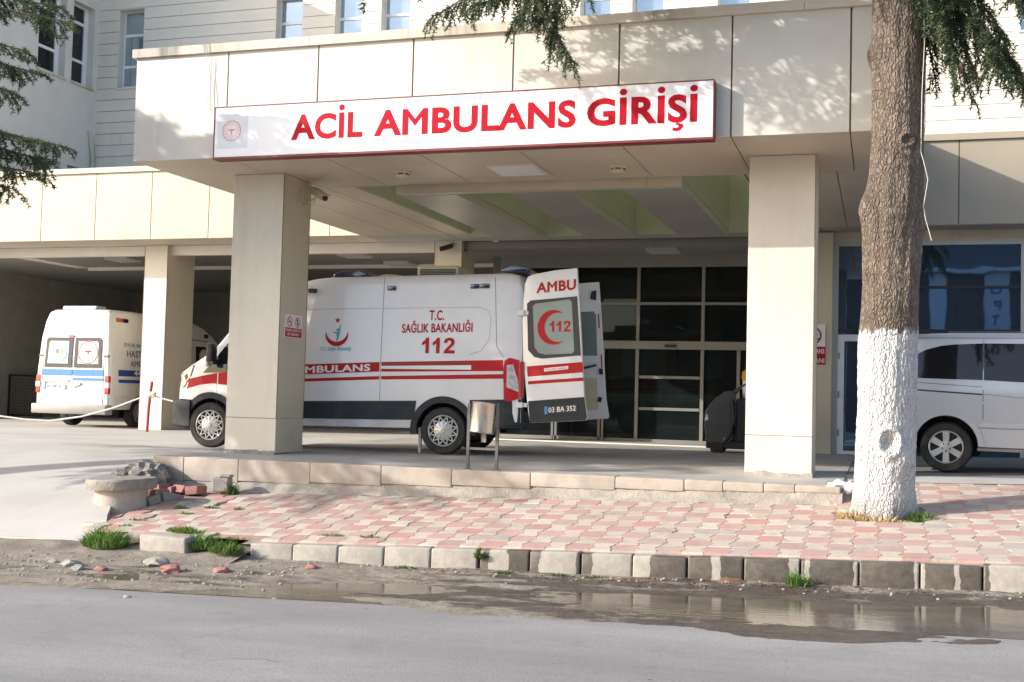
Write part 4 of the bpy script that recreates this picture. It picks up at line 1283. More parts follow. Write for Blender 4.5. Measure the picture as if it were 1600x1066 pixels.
for L in (1, -1):
    mb = MB(); A.patch(mb, [(4.36, 1.14), (4.30, 1.185), (4.22, 1.225), (4.06, 1.295), (4.12, 1.14), (4.20, 1.02), (4.28, .93), (4.33, .955)], L, .008, step=.06); hl_ = mb.build('headlight', M['clearlamp'], am, smooth=True)
    mb = MB(); A.line(mb, [(4.06, 1.295), (4.12, 1.14), (4.20, 1.02), (4.28, .93)], L, .014, .010); A.line(mb, [(4.06, 1.295), (4.22, 1.225), (4.30, 1.185)], L, .010, .010); A.patch(mb, [(4.26, 1.12), (4.20, 1.16), (4.17, 1.10), (4.22, 1.04)], L, .011, step=.05); mb.build('lamp_surround', M['black'], hl_)
    mb = MB(); A.patch(mb, [(3.885, 1.17), (3.70, 1.37), (3.47, 1.645), (3.16, 1.98), (2.62, 2.04), (2.56, 1.22)], L, .006); mb.build('side_window', M['glass_van'], am)
    # red bonnet flash and door flash
    mb = MB(); A.patch(mb, [(4.15, 1.075), (3.64, 1.172), (3.64, 1.005), (3.75, 1.005), (3.92, .985), (4.05, .955), (4.20, .912)], L, .005, step=.1)
    A.patch(mb, [(3.615, 1.175), (2.55, 1.25), (2.55, 1.10), (3.45, .985), (3.615, .998)], L, .005)
    mb.build('flash', M['red'], am)
    # long side stripes
    mb = MB()
    A.patch(mb, [(2.56, 1.305), (.955, 1.370), (.955, 1.225), (2.56, 1.150)], L, .005)
    A.patch(mb, [(2.56, 1.085), (.955, 1.157), (.955, 1.106), (2.56, 1.042)], L, .005)
    A.patch(mb, [(.925, 1.371), (-.965, 1.420), (-.968, 1.257), (.925, 1.225)], L, .005)
    A.patch(mb, [(.925, 1.158), (-.978, 1.212), (-.980, 1.144), (.925, 1.107)], L, .005)
    mb.build('stripe', M['red'], am)
    mb = MB()
    A.patch(mb, [(.925, 1.312), (-.48, 1.338), (-.48, 1.270), (.925, 1.268)], L, .0065)
    mb.build('stripe_gap', M['white_vinyl'], am)
    mb = MB()
    A.patch(mb, [(.925, 1.350), (-.46, 1.378), (-.46, 1.352), (.925, 1.326)], L, .0075)
    mb.build('stripe_line', M['darkred'], am)
    # panel joints
    mb = MB()
    A.line(mb, [(.94, .39), (.94, 2.66)], L); A.line(mb, [(2.50, .39), (2.50, 1.3), (2.45, 2.45)], L); A.line(mb, [(3.63, .62), (3.64, 1.175)], L); A.line(mb, [(-.80, 2.66), (-.86, 1.62), (-.97, 1.46)], L)
    A.line(mb, [(2.4, 2.17), (.95, 2.19)], L, .004); A.line(mb, [(.92, 2.19), (-.58, 2.205), (-.72, 2.15), (-.76, 2.03), (-.74, 1.72), (-.62, 1.55), (-.45, 1.50)], L, .004)
    A.line(mb, [(4.205, .76), (4.16, 1.07)], L, .004)
    mb.build('panel_joint', M['joint' if False else 'cladding'], am)
    # side marker lamps
    for x, z in ((2.10, 2.462), (.815, 2.50), (-.49, 2.523), (-.645, 2.527)):
        mb = MB(); y = L*A.w(x, z)
        mb.box(x-.07, x+.07, min(y-.01*L, y+.028*L), max(y-.01*L, y+.028*L), z-.035, z+.035); mb.build('marker_lamp', M['bluelamp'], am, bevel=.012, seg=2, smooth=True)
    # mirror
    mb = MB(); mb.box(3.60, 3.70, *sorted((L*1.06, L*1.25)), 1.34, 1.62); mb.box(3.62, 3.68, *sorted((L*.95, L*1.08)), 1.30, 1.38)
    m_ = mb.build('mirror', M['black'], am, bevel=.025, seg=2, smooth=True)
    mb = MB(); mb.box(3.68, 3.72, *sorted((L*1.07, L*1.23)), 1.27, 1.42); mb.build('indicator', M['clearlamp'], m_, bevel=.015)
    # tail lamps wrapping the rear corner
    mb = MB(); A.patch(mb, [(-1.06, 1.455), (-.99, 1.41), (-.975, 1.3), (-.99, .83), (-1.06, .805), (-1.235, .86), (-1.235, 1.30), (-1.21, 1.42)], L, .016, step=.08); 
    y = L*A.w(-1.2, 1.1)
    mb.box(-1.262, -1.225, *sorted((y-.12*L, y)), .87, 1.40)
    t_ = mb.build('tail_lamp', M['redlamp'], am, smooth=True)
    mb = MB(); A.patch(mb, [(-1.03, 1.34), (-1.12, 1.36), (-1.20, 1.10), (-1.21, .95), (-1.03, 1.02)], L, .020, step=.08); mb.build('clear_lens', M['clearlamp'], t_, smooth=True)
# lettering on the near (left) side; reading direction runs towards the rear
fn = lambda x, y: (lambda p: p)(A.side(1, .008)(-x, y))
mb = MB(); put_text(mb, 'AMBULANS', lambda x, y: A.side(1, .0075)(2.335-x, 1.178+.045*(x)+y), 0, 0, 1.235, .105, .03); mb.build('white_lettering', M['white_vinyl'], am)
mb = MB()
put_text(mb, 'T.C.', lambda x, y: A.side(1, .007)(.20-x, 2.01+y), 0, 0, .235, .15, .022)
put_text(mb, 'SAĞLIK BAKANLIĞI', lambda x, y: A.side(1, .007)(.625-x, 1.815+.02*x+y), 0, 0, 1.105, .135, .02)
put_112(mb, lambda x, y: A.side(1, .007)(.315-x, 1.51+y), 0, 0, .54, .235)
mb.build('red_lettering', M['red'], am)
mb = MB(); put_text(mb, 'T.C. Sağlık Bakanlığı', lambda x, y: A.side(1, .007)(1.93-x, 1.535+.02*x+y), 0, 0, .50, .055, .005); mb.build('teal_lettering', M['teal'], am)
mb = MB()
f7 = lambda x, y: A.side(1, .007)(1.665-x, 1.79+y)
vs, fs = crescent(0, 0, .185, .178, .062, 90); mb.add([f7(x, y) for x, y in vs], fs)
mb.add([f7(x, y) for x, y in star(0, .215, .048)], [list(range(10))]); mb.build('emblem_crescent', M['red'], am)
mb = MB()
b = [(-.012, -.13), (.028, -.07), (.040, .0), (.045, .06), (.058, .12), (.050, .15), (.036, .09), (.028, .05), (.0, .03), (-.055, .035), (-.06, .022), (-.01, .004), (.005, -.04)]
mb.add([f7(x, y) for x, y in b], [list(range(len(b)))]); mb.add([f7(x, y) for x, y in circ(.008, .068, .021, 16)], [list(range(16))]); mb.build('emblem_figure', M['teal'], am)
# windscreen
mb = MB(); vs = []; n = 14
for i in range(n+1):
    x = 2.95+(3.72-2.95)*i/n; H = interp(atop, x); hw = A.w(x, H-.12)-.14
    for k in range(-6, 7): vs.append((x, hw*k/6, H+.014+.02*(1-(k/6)**2)))
mb.add(vs, [(i*13+k, i*13+k+1, (i+1)*13+k+1, (i+1)*13+k) for i in range(n) for k in range(12)]); mb.build('windscreen', M['glass_van'], am, smooth=True)
# roof fittings
mb = MB(); mb.prism([(1.30, 2.705), (1.90, 2.685), (1.88, 2.76), (1.78, 2.80), (1.45, 2.815), (1.33, 2.78)], lambda u, v, w: (u, w, v), -.62, .62); mb.build('light_bar', M['bluelamp'], am, bevel=.03, seg=3, smooth=True)
mb = MB(); mb.prism([(-.82, 2.76), (-1.25, 2.74), (-1.29, 2.79), (-1.20, 2.85), (-.98, 2.875), (-.84, 2.83)], lambda u, v, w: (u, w, v), -.66, .66); mb.build('light_bar', M['bluelamp'], am, bevel=.03, seg=3, smooth=True)
mb = MB(); mb.box(-.86, -1.2, -.5, .5, 2.70, 2.77); mb.build('light_bar_foot', M['black'], am)
mb = MB(); mb.box(-.10, .58, -.42, .42, 2.69, 2.90); ac = mb.build('air_conditioner', M['beige_plastic'], am, bevel=.05, seg=3, smooth=True)
mb = MB()
for k in range(5): mb.box(-.05, .53, .421, .432, 2.73+k*.024, 2.744+k*.024)
mb.build('grille', M['black'], ac)
mb = MB(); mb.lathe([(.20, 2.69), (.20, 2.73), (.16, 2.755), (.04, 2.765)], (1.02, .35, 0), 'z', 24); mb.build('roof_vent', M['beige_plastic'], am, smooth=True)
# side step post under the body
mb = MB(); mb.box(.40, .44, .55, .60, .0, .42); mb.build('support_leg', M['alu_light'], am)
# rear doors standing open
def rear_door(L, th):
    t = R(th); dd = Vector((-math.cos(t), L*math.sin(t), 0)); nn = Vector((math.sin(t), L*math.cos(t), 0))
    h = Vector((-1.235, L*.935, 0))
    F = lambda u, v, w: tuple(h+dd*u+nn*w+Vector((0, 0, v-.03)))
    out = [(.14, .53), (.11, .71), (.02, 1.45), (.0, 2.2), (.025, 2.58), (.07, 2.69), (.16, 2.725), (.50, 2.775), (.845, 2.80), (.885, 2.33), (.945, 1.5), (.985, .92), (1.035, .63), (1.02, .585), (.5, .55)]
    mb = MB(); mb.prism(out, F, -.055, 0); d = mb.build('rear_door', M['white_paint'], am, bevel=.014, seg=2, smooth=True, angle=50)
    wo = [(.07, 2.29), (.13, 2.335), (.855, 2.385), (.925, 1.525), (.32, 1.475), (.2, 1.50), (.10, 1.60)]
    gl = [(.165, 2.25), (.21, 2.285), (.74, 2.34), (.775, 2.30), (.825, 1.59), (.79, 1.55), (.38, 1.535), (.27, 1.56), (.205, 1.64)]
    mb = MB(); mb.prism(wo, F, 0, .006); w_ = mb.build('window', M['black'], d)
    mb = MB(); mb.prism(gl, F, .006, .010); mb.build('pane', M['glass_grey'], w_)
    q = lambda off: (lambda x, y: F(x, y, off))
    mb = MB(); vs, fs = crescent(.50, 1.935, .255, .215, .075, 0); mb.add([F(x, y, .0125) for x, y in vs], fs)
    put_112(mb, q(.0135), .43, 1.87, .34, .16); mb.build('window_sticker', M['red'], w_)
    mb = MB()
    put_text(mb, 'AMBU' if L > 0 else 'LANS', lambda x, y: F(x, y+.07*(x-.22), .004), .215, 2.44, .62, .155, .035); mb.build('red_lettering', M['red'], d)
    mb = MB(); mb.prism([(.085, 1.36), (.955, 1.43), (.965, 1.28), (.10, 1.208)], F, 0, .003); mb.prism([(.105, 1.143), (.970, 1.206), (.973, 1.158), (.112, 1.095)], F, 0, .003); mb.build('stripe', M['red'], d)
    mb = MB(); mb.prism([(.36, 1.285), (.735, 1.325), (.735, 1.372), (.36, 1.335)], F, .003, .005); s_ = mb.build('label_strip', M['white_vinyl'], d)
    mb = MB(); put_text(mb, 'TİCARİ ARAÇ', lambda x, y: F(x, y+.10*(x-.37), .0055), .38, 1.297, .335, .026, .0); mb.build('label_lettering', M['red'], s_)
    mb = MB(); mb.prism([(.115, .85), (.985, .925), (1.03, .635), (1.015, .59), (.5, .556), (.145, .535)], F, .0005, .006); mb.build('cladding', M['cladding'], d)
    if L > 0: plate(am, lambda u, v, w: F(u, v+.09*(u-.37), .006+w), .375, .655, .52, .125, ('03 BA 352', 'black', 'white_vinyl'), d)
    # inside face
    mb = MB(); mb.prism([(.45, 1.60), (.83, 1.60), (.80, 2.26), (.76, 2.32), (.45, 2.30)], F, -.061, -.0552); mb.build('inner_pane', M['glass_grey'], d)
    mb = MB(); mb.prism([(.30, .70), (.86, .72), (.83, 1.24), (.30, 1.22)], F, -.063, -.0552); mb.build('trim_panel', M['beige_plastic'], d)
    for nm, po, a_ in (('grab_handle', [(.55, 1.36), (.82, 1.43), (.82, 1.46), (.55, 1.40)], -.10), ('lock', [(.87, 1.30), (.93, 1.30), (.92, 1.39), (.86, 1.39)], -.09), ('latch', [(.70, 2.52), (.80, 2.50), (.80, 2.66), (.72, 2.64)], -.10), ('latch', [(.84, .86), (.90, .84), (.92, .92), (.86, .94)], -.075)):
        mb = MB(); mb.prism(po, F, a_, -.0552); mb.build(nm, M['black'], d)
    for po in ([(.845, 2.05), (.865, 2.05), (.85, 2.28), (.83, 2.28)], [(.90, 1.40), (.92, 1.40), (.905, 1.62), (.885, 1.62)]):
        mb = MB(); mb.prism(po, F, -.06, -.0552); mb.build('reflector', M['red'], d)
    for z in (.76, 2.12):
        mb = MB(); mb.box(-1.27, -1.17, *sorted((L*.94, L*1.0)), z-.04, z+.04); mb.prism([(-.03, z), (.10, z), (.10, z+.06), (-.03, z+.06)], F, 0, .02); mb.build('hinge', M['white_vinyl'], d, bevel=.006)
rear_door(1, 10); rear_door(-1, 6)

# ---- older patient transport ambulance in the garage, seen from behind
pt = thing('patient_transport_van', 'white patient transport ambulance with blue stripes parked tail out in the garage', 'ambulance', (-17.36, 23.2, -.03), R(90), world=False)
ptop = [(-1.0, 1.15), (-.99, 1.6), (-.96, 2.1), (-.90, 2.45), (-.84, 2.62), (-.74, 2.665), (.0, 2.68), (2.0, 2.66), (2.5, 2.60), (2.95, 2.50), (3.3, 2.34), (3.55, 2.14), (3.8, 1.92), (4.15, 1.55), (4.3, 1.44), (4.75, 1.28), (4.95, 1.1), (5.02, .8)]
pbot = [(-1.0, .42), (5.0, .36)]
pwid = [(-1.0, .93), (-.97, .965), (-.9, .985), (3.6, .985), (4.4, .96), (4.8, .85), (5.02, .7)]
ptum = [(.3, -.02), (.5, 0), (1.25, 0), (2.0, -.08), (2.7, -.19)]
Pv = Van(ptop, pbot, pwid, ptum, [(-1, .10), (-.8, .12), (5.0, .10)])
van_common(Pv, pt, [-1.0, -.995, -.99, -.975, -.96, -.93, -.90, -.87, -.84, -.80, -.74]+lin(-.5, 4.75, 36)+[4.85, 4.95, 5.0, 5.02], M['old_white'], [(.17, .34), (3.9, .34)], .40)
for x, sg in ((.17, 1), (.17, -1), (3.9, 1), (3.9, -1)): wheel(pt, x, sg*.975, .335, sg, 'trim')
# rear wall details follow the raked tail
ptail = [(.4, -1.0), (1.15, -1.0), (1.6, -.99), (2.1, -.96), (2.45, -.90), (2.62, -.84)]
T = lambda u, v, w: (interp(ptail, v)-.003-w, -u, v)
mb = MB()
def tpoly(mb, poly, a=0., b=.008, mi=0): mb.prism(poly, T, a, b, mi)
for s_ in (-1, 1):
    mb = MB(); tpoly(mb, [(s_*.012, .50), (s_*.83, .50), (s_*.82, 1.3), (s_*.78, 2.1), (s_*.70, 2.50), (s_*.012, 2.52)], .0, .012)
    d = mb.build('rear_door', M['old_white'], pt, bevel=.006)
    mb = MB(); tpoly(mb, [(s_*.03, 1.345), (s_*.76, 1.345), (s_*.735, 1.97), (s_*.69, 2.02), (s_*.03, 2.02)], .012, .018); w_ = mb.build('window', M['black'], d)
    mb = MB(); tpoly(mb, [(s_*.13, 1.43), (s_*.68, 1.43), (s_*.66, 1.90), (s_*.62, 1.94), (s_*.13, 1.94)], .018, .021); mb.build('pane', M['mint'], w_)
    mb = MB()
    fe = lambda x, y, w: T(x, y, .022+w)
    if s_ > 0: emblem_disc(mb, fe, .40, 1.685, .265, (0, 1)); mb.build('window_sticker', [M['white_vinyl'], M['red']], w_)
    else:
        emblem_disc(mb, fe, -.40, 1.685, .235, (0, 1), False)
        b = [(-.52, 1.56), (-.30, 1.56), (-.30, 1.60), (-.52, 1.60)]; mb.add([fe(x, y, .0016) for x, y in b], [[0, 1, 2, 3]], 2)
        b = [(-.36, 1.66), (-.25, 1.62), (-.27, 1.76), (-.33, 1.82)]; mb.add([fe(x, y, .0016) for x, y in b], [[0, 1, 2, 3]], 2)
        b = [(-.47, 1.66), (-.38, 1.66), (-.38, 1.76), (-.47, 1.76)]; mb.add([fe(x, y, .0016) for x, y in b], [[0, 1, 2, 3]], 1)
        mb.build('window_sticker', [M['white_vinyl'], M['blue'], M['green_vinyl']], w_)
    mb = MB(); tpoly(mb, [(s_*.012, 1.165), (s_*.825, 1.165), (s_*.82, 1.30), (s_*.012, 1.30)], .012, .0145)
    if s_ > 0: tpoly(mb, [(.0125, 1.06), (.825, 1.06), (.825, 1.115), (.0125, 1.115)], .012, .0145)
    mb.build('blue_stripe', M['blue'], d)
    mb = MB(); mb.box(-1.015, -.93, *sorted((-s_*.86, -s_*.975)), .76, 1.17)
    l_ = mb.build('tail_lamp', M['redlamp'], pt, bevel=.012)
    mb = MB(); mb.box(-1.019, -.95, *sorted((-s_*.865, -s_*.978)), .90, 1.02); mb.build('clear_lens', M['clearlamp'], l_)
    for z in (.70, 1.63): pass
    mb = MB(); mb.box(-1.0, -.94, *sorted((-s_*.80, -s_*.93)), 1.58, 1.63); mb.build('hinge', M['darksteel'], d)
mb = MB()
put_text(mb, 'HASTA NAKİL', lambda x, y: T(x, y, .0135), -.48, 2.335, 1.04, .10, .012)
put_text(mb, 'AMBULANSI', lambda x, y: T(x, y, .0135), -.36, 2.20, .92, .10, .012); mb.build('faded_lettering', M['lilac'], pt)
plate(pt, lambda u, v, w: T(u, v, .013+w), -.72, .85, .56, .125, ('03 BP 811', 'white_vinyl', 'black'))
mb = MB(); tpoly(mb, [(-.76, .84), (-.74, 1.05), (-.08, 1.07), (-.08, 1.03), (-.70, 1.015), (-.73, .84)], .012, .03); tpoly(mb, [(.05, .90), (.24, .96), (.24, 1.01), (.03, 1.01)], .012, .03); mb.build('door_handle', M['alu_light'], pt)
mb = MB(); mb.lathe([(.075, 0), (.06, .006)], (-1.012, -.55, 1.23), 'x', 20); mb.build('badge', M['navy'], pt)
mb = MB(); tpoly(mb, [(-.16, 2.035), (-.02, 2.035), (-.02, 2.075), (-.16, 2.075)], .0, .03); mb.build('brake_lamp', M['redlamp'], pt)
mb = MB(); mb.box(-1.12, -.85, -.99, .99, .30, .52); mb.build('rear_bumper', M['alu'], pt, bevel=.03, seg=2, smooth=True)
mb = MB(); mb.prism([(-.75, 2.68), (-.35, 2.68), (-.38, 2.76), (-.72, 2.76)], lambda u, v, w: (u, w, v), -.35, .55); mb.build('light_bar', M['clearlamp'], pt, bevel=.02, seg=2)
# right side
S_ = -1
fs_ = lambda off: Pv.side(S_, off)
mb = MB(); Pv.patch(mb, [(-.69, 1.175), (3.2, 1.175), (3.2, 1.315), (-.69, 1.315)], S_, .004); Pv.patch(mb, [(-.68, 1.025), (3.2, 1.025), (3.2, 1.098), (-.68, 1.098)], S_, .004); mb.build('blue_stripe', M['navy'], pt)
mb = MB(); Pv.patch(mb, [(-.98, .42), (-.24, .42), (-.20, .735), (-.98, .735)], S_, .01); Pv.patch(mb, [(.58, .42), (3.0, .42), (3.0, .735), (.55, .735)], S_, .01); mb.build('cladding', M['white_sill'], pt)
mb = MB()
put_text(mb, 'EVDE SAĞLIK', lambda x, y: fs_(.006)(x, y), -.42, 1.855, 1.0, .075, .004)
put_text(mb, 'HASTA NAKİL', lambda x, y: fs_(.006)(x, y), -.35, 1.62, 1.45, .145, .012)
put_text(mb, 'AMBULANSI', lambda x, y: fs_(.006)(x, y), -.24, 1.405, 1.15, .13, .012); mb.build('side_lettering', M['navy'], pt)
mb = MB(); put_text(mb, '444', lambda x, y: fs_(.007)(x, y), -.12, 1.19, .42, .13, .03); mb.build('white_lettering', M['white_vinyl'], pt)
for x0, x1, mm in ((-.66, -.44, 'orangelamp'), (-.43, -.22, 'bluelamp')):
    y = -Pv.w(x0, 2.45); mb = MB(); mb.box(x0, x1, y-.03, y+.03, 2.40, 2.49); mb.build('marker_lamp', M[mm], pt, bevel=.012)
mb = MB(); Pv.patch(mb, [(2.45, 1.42), (4.05, 1.42), (3.9, 1.62), (3.5, 1.98), (2.5, 2.0)], S_, .006); w_ = mb.build('side_window', M['glass_van'], pt)
mb = MB(); emblem_disc(mb, lambda x, y, w: fs_(.008+w)(x, y), 2.86, 1.70, .24, (0, 1)); mb.build('window_sticker', [M['pink_vinyl'], M['red']], w_)
mb = MB(); y = -Pv.w(3.0, 2.3); mb.box(2.93, 3.10, y-.02, y+.03, 2.22, 2.32); mb.build('marker_lamp', M['bluelamp'], pt)
mb = MB(); Pv.line(mb, [(2.0, 2.16), (3.1, 2.14)], S_, .02); Pv.line(mb, [(1.9, .45), (1.9, 2.5)], S_); mb.build('panel_joint', M['cladding'], pt)

# ---- silver people carrier at the right
sv = thing('silver_van', 'silver people carrier with dark tinted windows parked behind the whitewashed trunk', 'van', (.83+.095, 16.8+.945, .06), math.atan2(-.1, .995), world=False)
stop = [(-.95, 1.0), (-.93, 1.35), (-.88, 1.62), (-.80, 1.78), (-.65, 1.86), (0, 1.885), (1.6, 1.89), (2.2, 1.84), (2.6, 1.70), (3.1, 1.38), (3.4, 1.18), (3.9, 1.02), (4.05, .85), (4.1, .6)]
sbot = [(-.95, .42), (-.6, .30), (3.4, .28), (4.1, .32)]
swid = [(-.95, .80), (-.90, .88), (-.80, .925), (-.5, .95), (3.0, .95), (3.6, .92), (3.95, .8), (4.1, .62)]
stum = [(.2, -.045), (.40, -.012), (.62, .005), (.68, .012), (.75, .004), (1.0, .0), (1.06, -.006), (1.2, -.02), (1.30, -.045), (1.72, -.155), (1.9, -.20)]
Sv = Van(stop, sbot, swid, stum, [(-1, .12), (-.7, .13), (2.4, .13), (4.1, .10)])
van_common(Sv, sv, [-.95, -.945, -.93, -.91, -.88, -.84, -.80, -.72, -.65]+lin(-.5, 3.9, 34)+[3.95, 4.0, 4.05, 4.1], M['silver'], [(.01, .36), (3.2, .36)], .40)
for x, sg in ((.01, 1), (.01, -1), (3.2, 1), (3.2, -1)): wheel(sv, x, sg*.945, .335, sg, 'alloy')
for sg in (-1, 1):
    mb = MB(); Sv.patch(mb, [(-.72, 1.265), (-.66, 1.36), (-.55, 1.47), (-.40, 1.575), (-.25, 1.65), (-.08, 1.70), (.1, 1.722), (.462, 1.738), (.462, 1.243), (0, 1.25)], sg, .004, step=.12); mb.build('rear_window', M['glass_van'], sv, smooth=True)
    mb = MB(); Sv.patch(mb, [(.476, 1.243), (.476, 1.738), (1.75, 1.735), (1.75, 1.21), (1.0, 1.22)], sg, .004, step=.12); mb.build('door_window', M['glass_van'], sv, smooth=True)
    mb = MB(); Sv.patch(mb, [(1.80, 1.735), (2.25, 1.72), (2.85, 1.34), (2.95, 1.2), (1.80, 1.20)], sg, .004, step=.12); mb.build('front_window', M['glass_van'], sv, smooth=True)
    mb = MB(); Sv.line(mb, [(-.8, 1.118), (.46, 1.05)], sg, .020, .003); mb.build('door_rail', M['black'], sv)
    mb = MB()
    Sv.line(mb, [(-.9, 1.225), (-.4, 1.198), (.46, 1.150)], sg, .006, .003); Sv.line(mb, [(.469, .37), (.469, 1.80)], sg, .008, .003); Sv.line(mb, [(1.775, .32), (1.775, 1.78)], sg, .008, .003); Sv.line(mb, [(.48, 1.055), (1.0, 1.01), (1.7, .985)], sg, .004, .003)
    Sv.line(mb, [(.4, .60), (1.9, .60)], sg, .004, .003); Sv.line(mb, [(-.4, 1.81), (2.0, 1.815)], sg, .006, .003)
    mb.build('panel_joint', M['cladding'], sv)
    mb = MB(); vs, fs = ring_quads(.01, .36, .40, .475, 28, 0, 180); f = Sv.side(sg, .016); mb.add([f(x, z) for x, z in vs], fs)
    inner = [(.01+.40*math.cos(R(180*i/28)), .36+.40*math.sin(R(180*i/28))) for i in range(29)]; g_ = Sv.side(sg, -.05); outer = [(.01+.475*math.cos(R(180*i/28)), .36+.475*math.sin(R(180*i/28))) for i in range(29)]; h_ = Sv.side(sg, .001)
    mb.add([f(x, z) for x, z in inner]+[g_(x, z) for x, z in inner], [(i, i+1, 30+i, 29+i) for i in range(28)]); mb.add([f(x, z) for x, z in outer]+[h_(x, z) for x, z in outer], [(i, i+1, 30+i, 29+i) for i in range(28)])
    mb.build('arch_trim', M['silver'], sv, smooth=True, angle=60)
    mb = MB(); Sv.patch(mb, [(.42, .615), (2.75, .615), (2.75, .672), (.42, .676)], sg, .016, step=.3); mb.build('side_moulding', M['silver'], sv)
    mb = MB(); Sv.patch(mb, [(.40, .30), (2.8, .30), (2.8, .335), (.40, .335)], sg, .012, step=.3); mb.build('side_sill', M['alu'], sv)
    mb = MB(); mb.box(-.965, -.90, *sorted((sg*.80, sg*.93)), .80, 1.2); mb.build('tail_lamp', M['redlamp'], sv, bevel=.02)
mb = MB(); mb.box(-1.02, -.80, -.86, .86, .38, .62); mb.build('rear_bumper', M['silver'], sv, bevel=.05, seg=3, smooth=True)
mb = MB(); mb.box(.02, 2.2, -.62, .62, 1.90, 1.905); mb.build('roof_panel', M['silver'], sv)
# ------------------------------------------------------------------ signs
sg = thing('sign_board', 'long white box sign with red ACİL AMBULANS GİRİŞİ lettering on the canopy', 'sign', (-5.26, 13.78, 4.03))
X0, X1, Z0, Z1, Y0 = -8.60, -1.92, 4.035, 4.705, 13.70
mb = MB(); mb.box(X0, X1, Y0+.002, YF-.002, Z0, Z1); mb.build('box', M['stucco'], sg)
mb = MB(); mb.box(X0-.012, X1+.012, Y0-.012, YF-.004, Z0-.03, Z0-.001); mb.box(X1+.001, X1+.014, Y0-.012, YF-.004, Z0, Z1+.012); mb.box(X0-.014, X0-.001, Y0-.012, YF-.004, Z0, Z1+.012); mb.box(X0, X1, Y0-.012, YF-.004, Z1+.001, Z1+.013)
mb.build('frame', M['darkred'], sg)
fc = MB(); fc.box(X0, X1, Y0-.004, Y0, Z0, Z1); fo = fc.build('face', mat('white_sign_sheet', (.83, .83, .85), .3, var=.02, coat=.3), sg)
fs_ = lambda x, y: (x, Y0-.006, y)
mb = MB()
for t, a, b in (('ACİL', -7.45, -6.42), ('AMBULANS', -6.26, -3.58), ('GİRİŞİ', -3.44, -2.10)):
    put_text(mb, t, fs_, a, 4.222, b-a, .335, .036)
mb.build('sign_lettering', M['signred'], sg)
mb = MB(); mb.box(-8.56, -8.10, Y0-.0055, Y0-.004, 4.15, 4.62); mb.build('sticker', mat('grey_white_sticker', (.70, .72, .75), .4, var=.03), sg)
mb = MB(); emblem_disc(mb, lambda x, y, w: (x, Y0-.0065-w, y), -8.34, 4.385, .142, (0, 1)); mb.build('emblem', [M['pink_vinyl'], M['palered']], sg)
mb = MB()
for k in range(5): 
    x = -1.907; mb.box(x, x+.003, 13.71+.034*k, 13.725+.034*k, Z0+.05+RR(0, .2), Z1-.02)
mb.build('dark_streak', M['dark_wall'], sg)  # dark vertical streaks of uneven length on the right end of the box

ps = thing('pillar_sign', 'small white and red prohibition sign on the side of the left pillar', 'sign', (-8.26, 15.46, 1.72))
XP = -8.262
mb = MB(); mb.box(XP-.008, XP+.004, 15.20, 15.72, 1.70, 2.04); mb.build('plate', M['pink_vinyl'], ps)
mb = MB(); mb.box(XP+.004, XP+.006, 15.21, 15.71, 1.71, 1.845); mb.build('red_band', M['red'], ps)
pf = lambda x, y, o=.0062: (XP+o, 15.20+x, 1.70+y)
for cx_ in (.14, .38):
    mb = MB()
    vs, fs = ring_quads(cx_, .235, .062, .076, 28); mb.add([pf(x, y) for x, y in vs], fs)
    c_, s_ = math.cos(R(-45)), math.sin(R(-45)); q = [(-.066, -.007), (.066, -.007), (.066, .007), (-.066, .007)]
    mb.add([pf(cx_+a*c_-b*s_, .235+a*s_+b*c_, .0068) for a, b in q], [[0, 1, 2, 3]])
    mb.build('prohibition_ring', M['red'], ps)
mb = MB()
mb.add([pf(.095+a, .225+b, .0055) for a, b in [(0, 0), (.085, 0), (.085, .016), (0, .016)]], [[0, 1, 2, 3]])
mb.add([pf(.36+a, .195+b, .0055) for a, b in [(0, 0), (.035, 0), (.035, .08), (.025, .08), (.02, .10), (.012, .08), (0, .08)]], [list(range(7))]); mb.build('symbol', M['black'], ps)
mb = MB(); put_text(mb, 'SİGARA İÇMEK VE', lambda x, y: pf(x, y), .03, .092, .44, .036, .01); put_text(mb, 'CEP TELEFONU', lambda x, y: pf(x, y), .07, .034, .36, .036, .01); mb.build('sign_lettering', M['white_vinyl'], ps)

cs = thing('column_sign', 'white and red AMBULANS ALANI sign half hidden behind the right pillar', 'sign', (-1.2, 21.94, 1.64))
mb = MB(); mb.box(-1.43, -.955, 21.935, 21.948, 1.63, 2.37); mb.build('plate', M['white_vinyl'], cs)
mb = MB(); mb.box(-1.425, -.96, 21.932, 21.935, 1.635, 1.965); mb.box(-.968, -.956, 21.932, 21.935, 1.97, 2.365); mb.build('red_band', M['red'], cs)
cf = lambda x, y, o=.0: (x, 21.931-o, y)
mb = MB(); vs, fs = ring_quads(-1.20, 2.165, .135, .165, 30); mb.add([cf(x, y) for x, y in vs], fs); mb.box(-1.33, -1.06, 21.930, 21.931, 2.09, 2.12); mb.build('prohibition_ring', M['darkred'], cs)
mb = MB(); mb.add([cf(x, y, .001) for x, y in [(-1.30, 2.17), (-1.1, 2.17), (-1.12, 2.21), (-1.16, 2.25), (-1.25, 2.25), (-1.29, 2.21)]], [list(range(6))]); mb.build('symbol', M['black'], cs)
mb = MB(); put_text(mb, 'AMBULANS', cf, -1.41, 1.84, .425, .085, .014); mb.build('sign_lettering', M['white_vinyl'], cs); mb = MB(); put_text(mb, 'ALANI', cf, -1.27, 1.67, .285, .085, .014); mb.build('sign_lettering', M['white_vinyl'], cs)

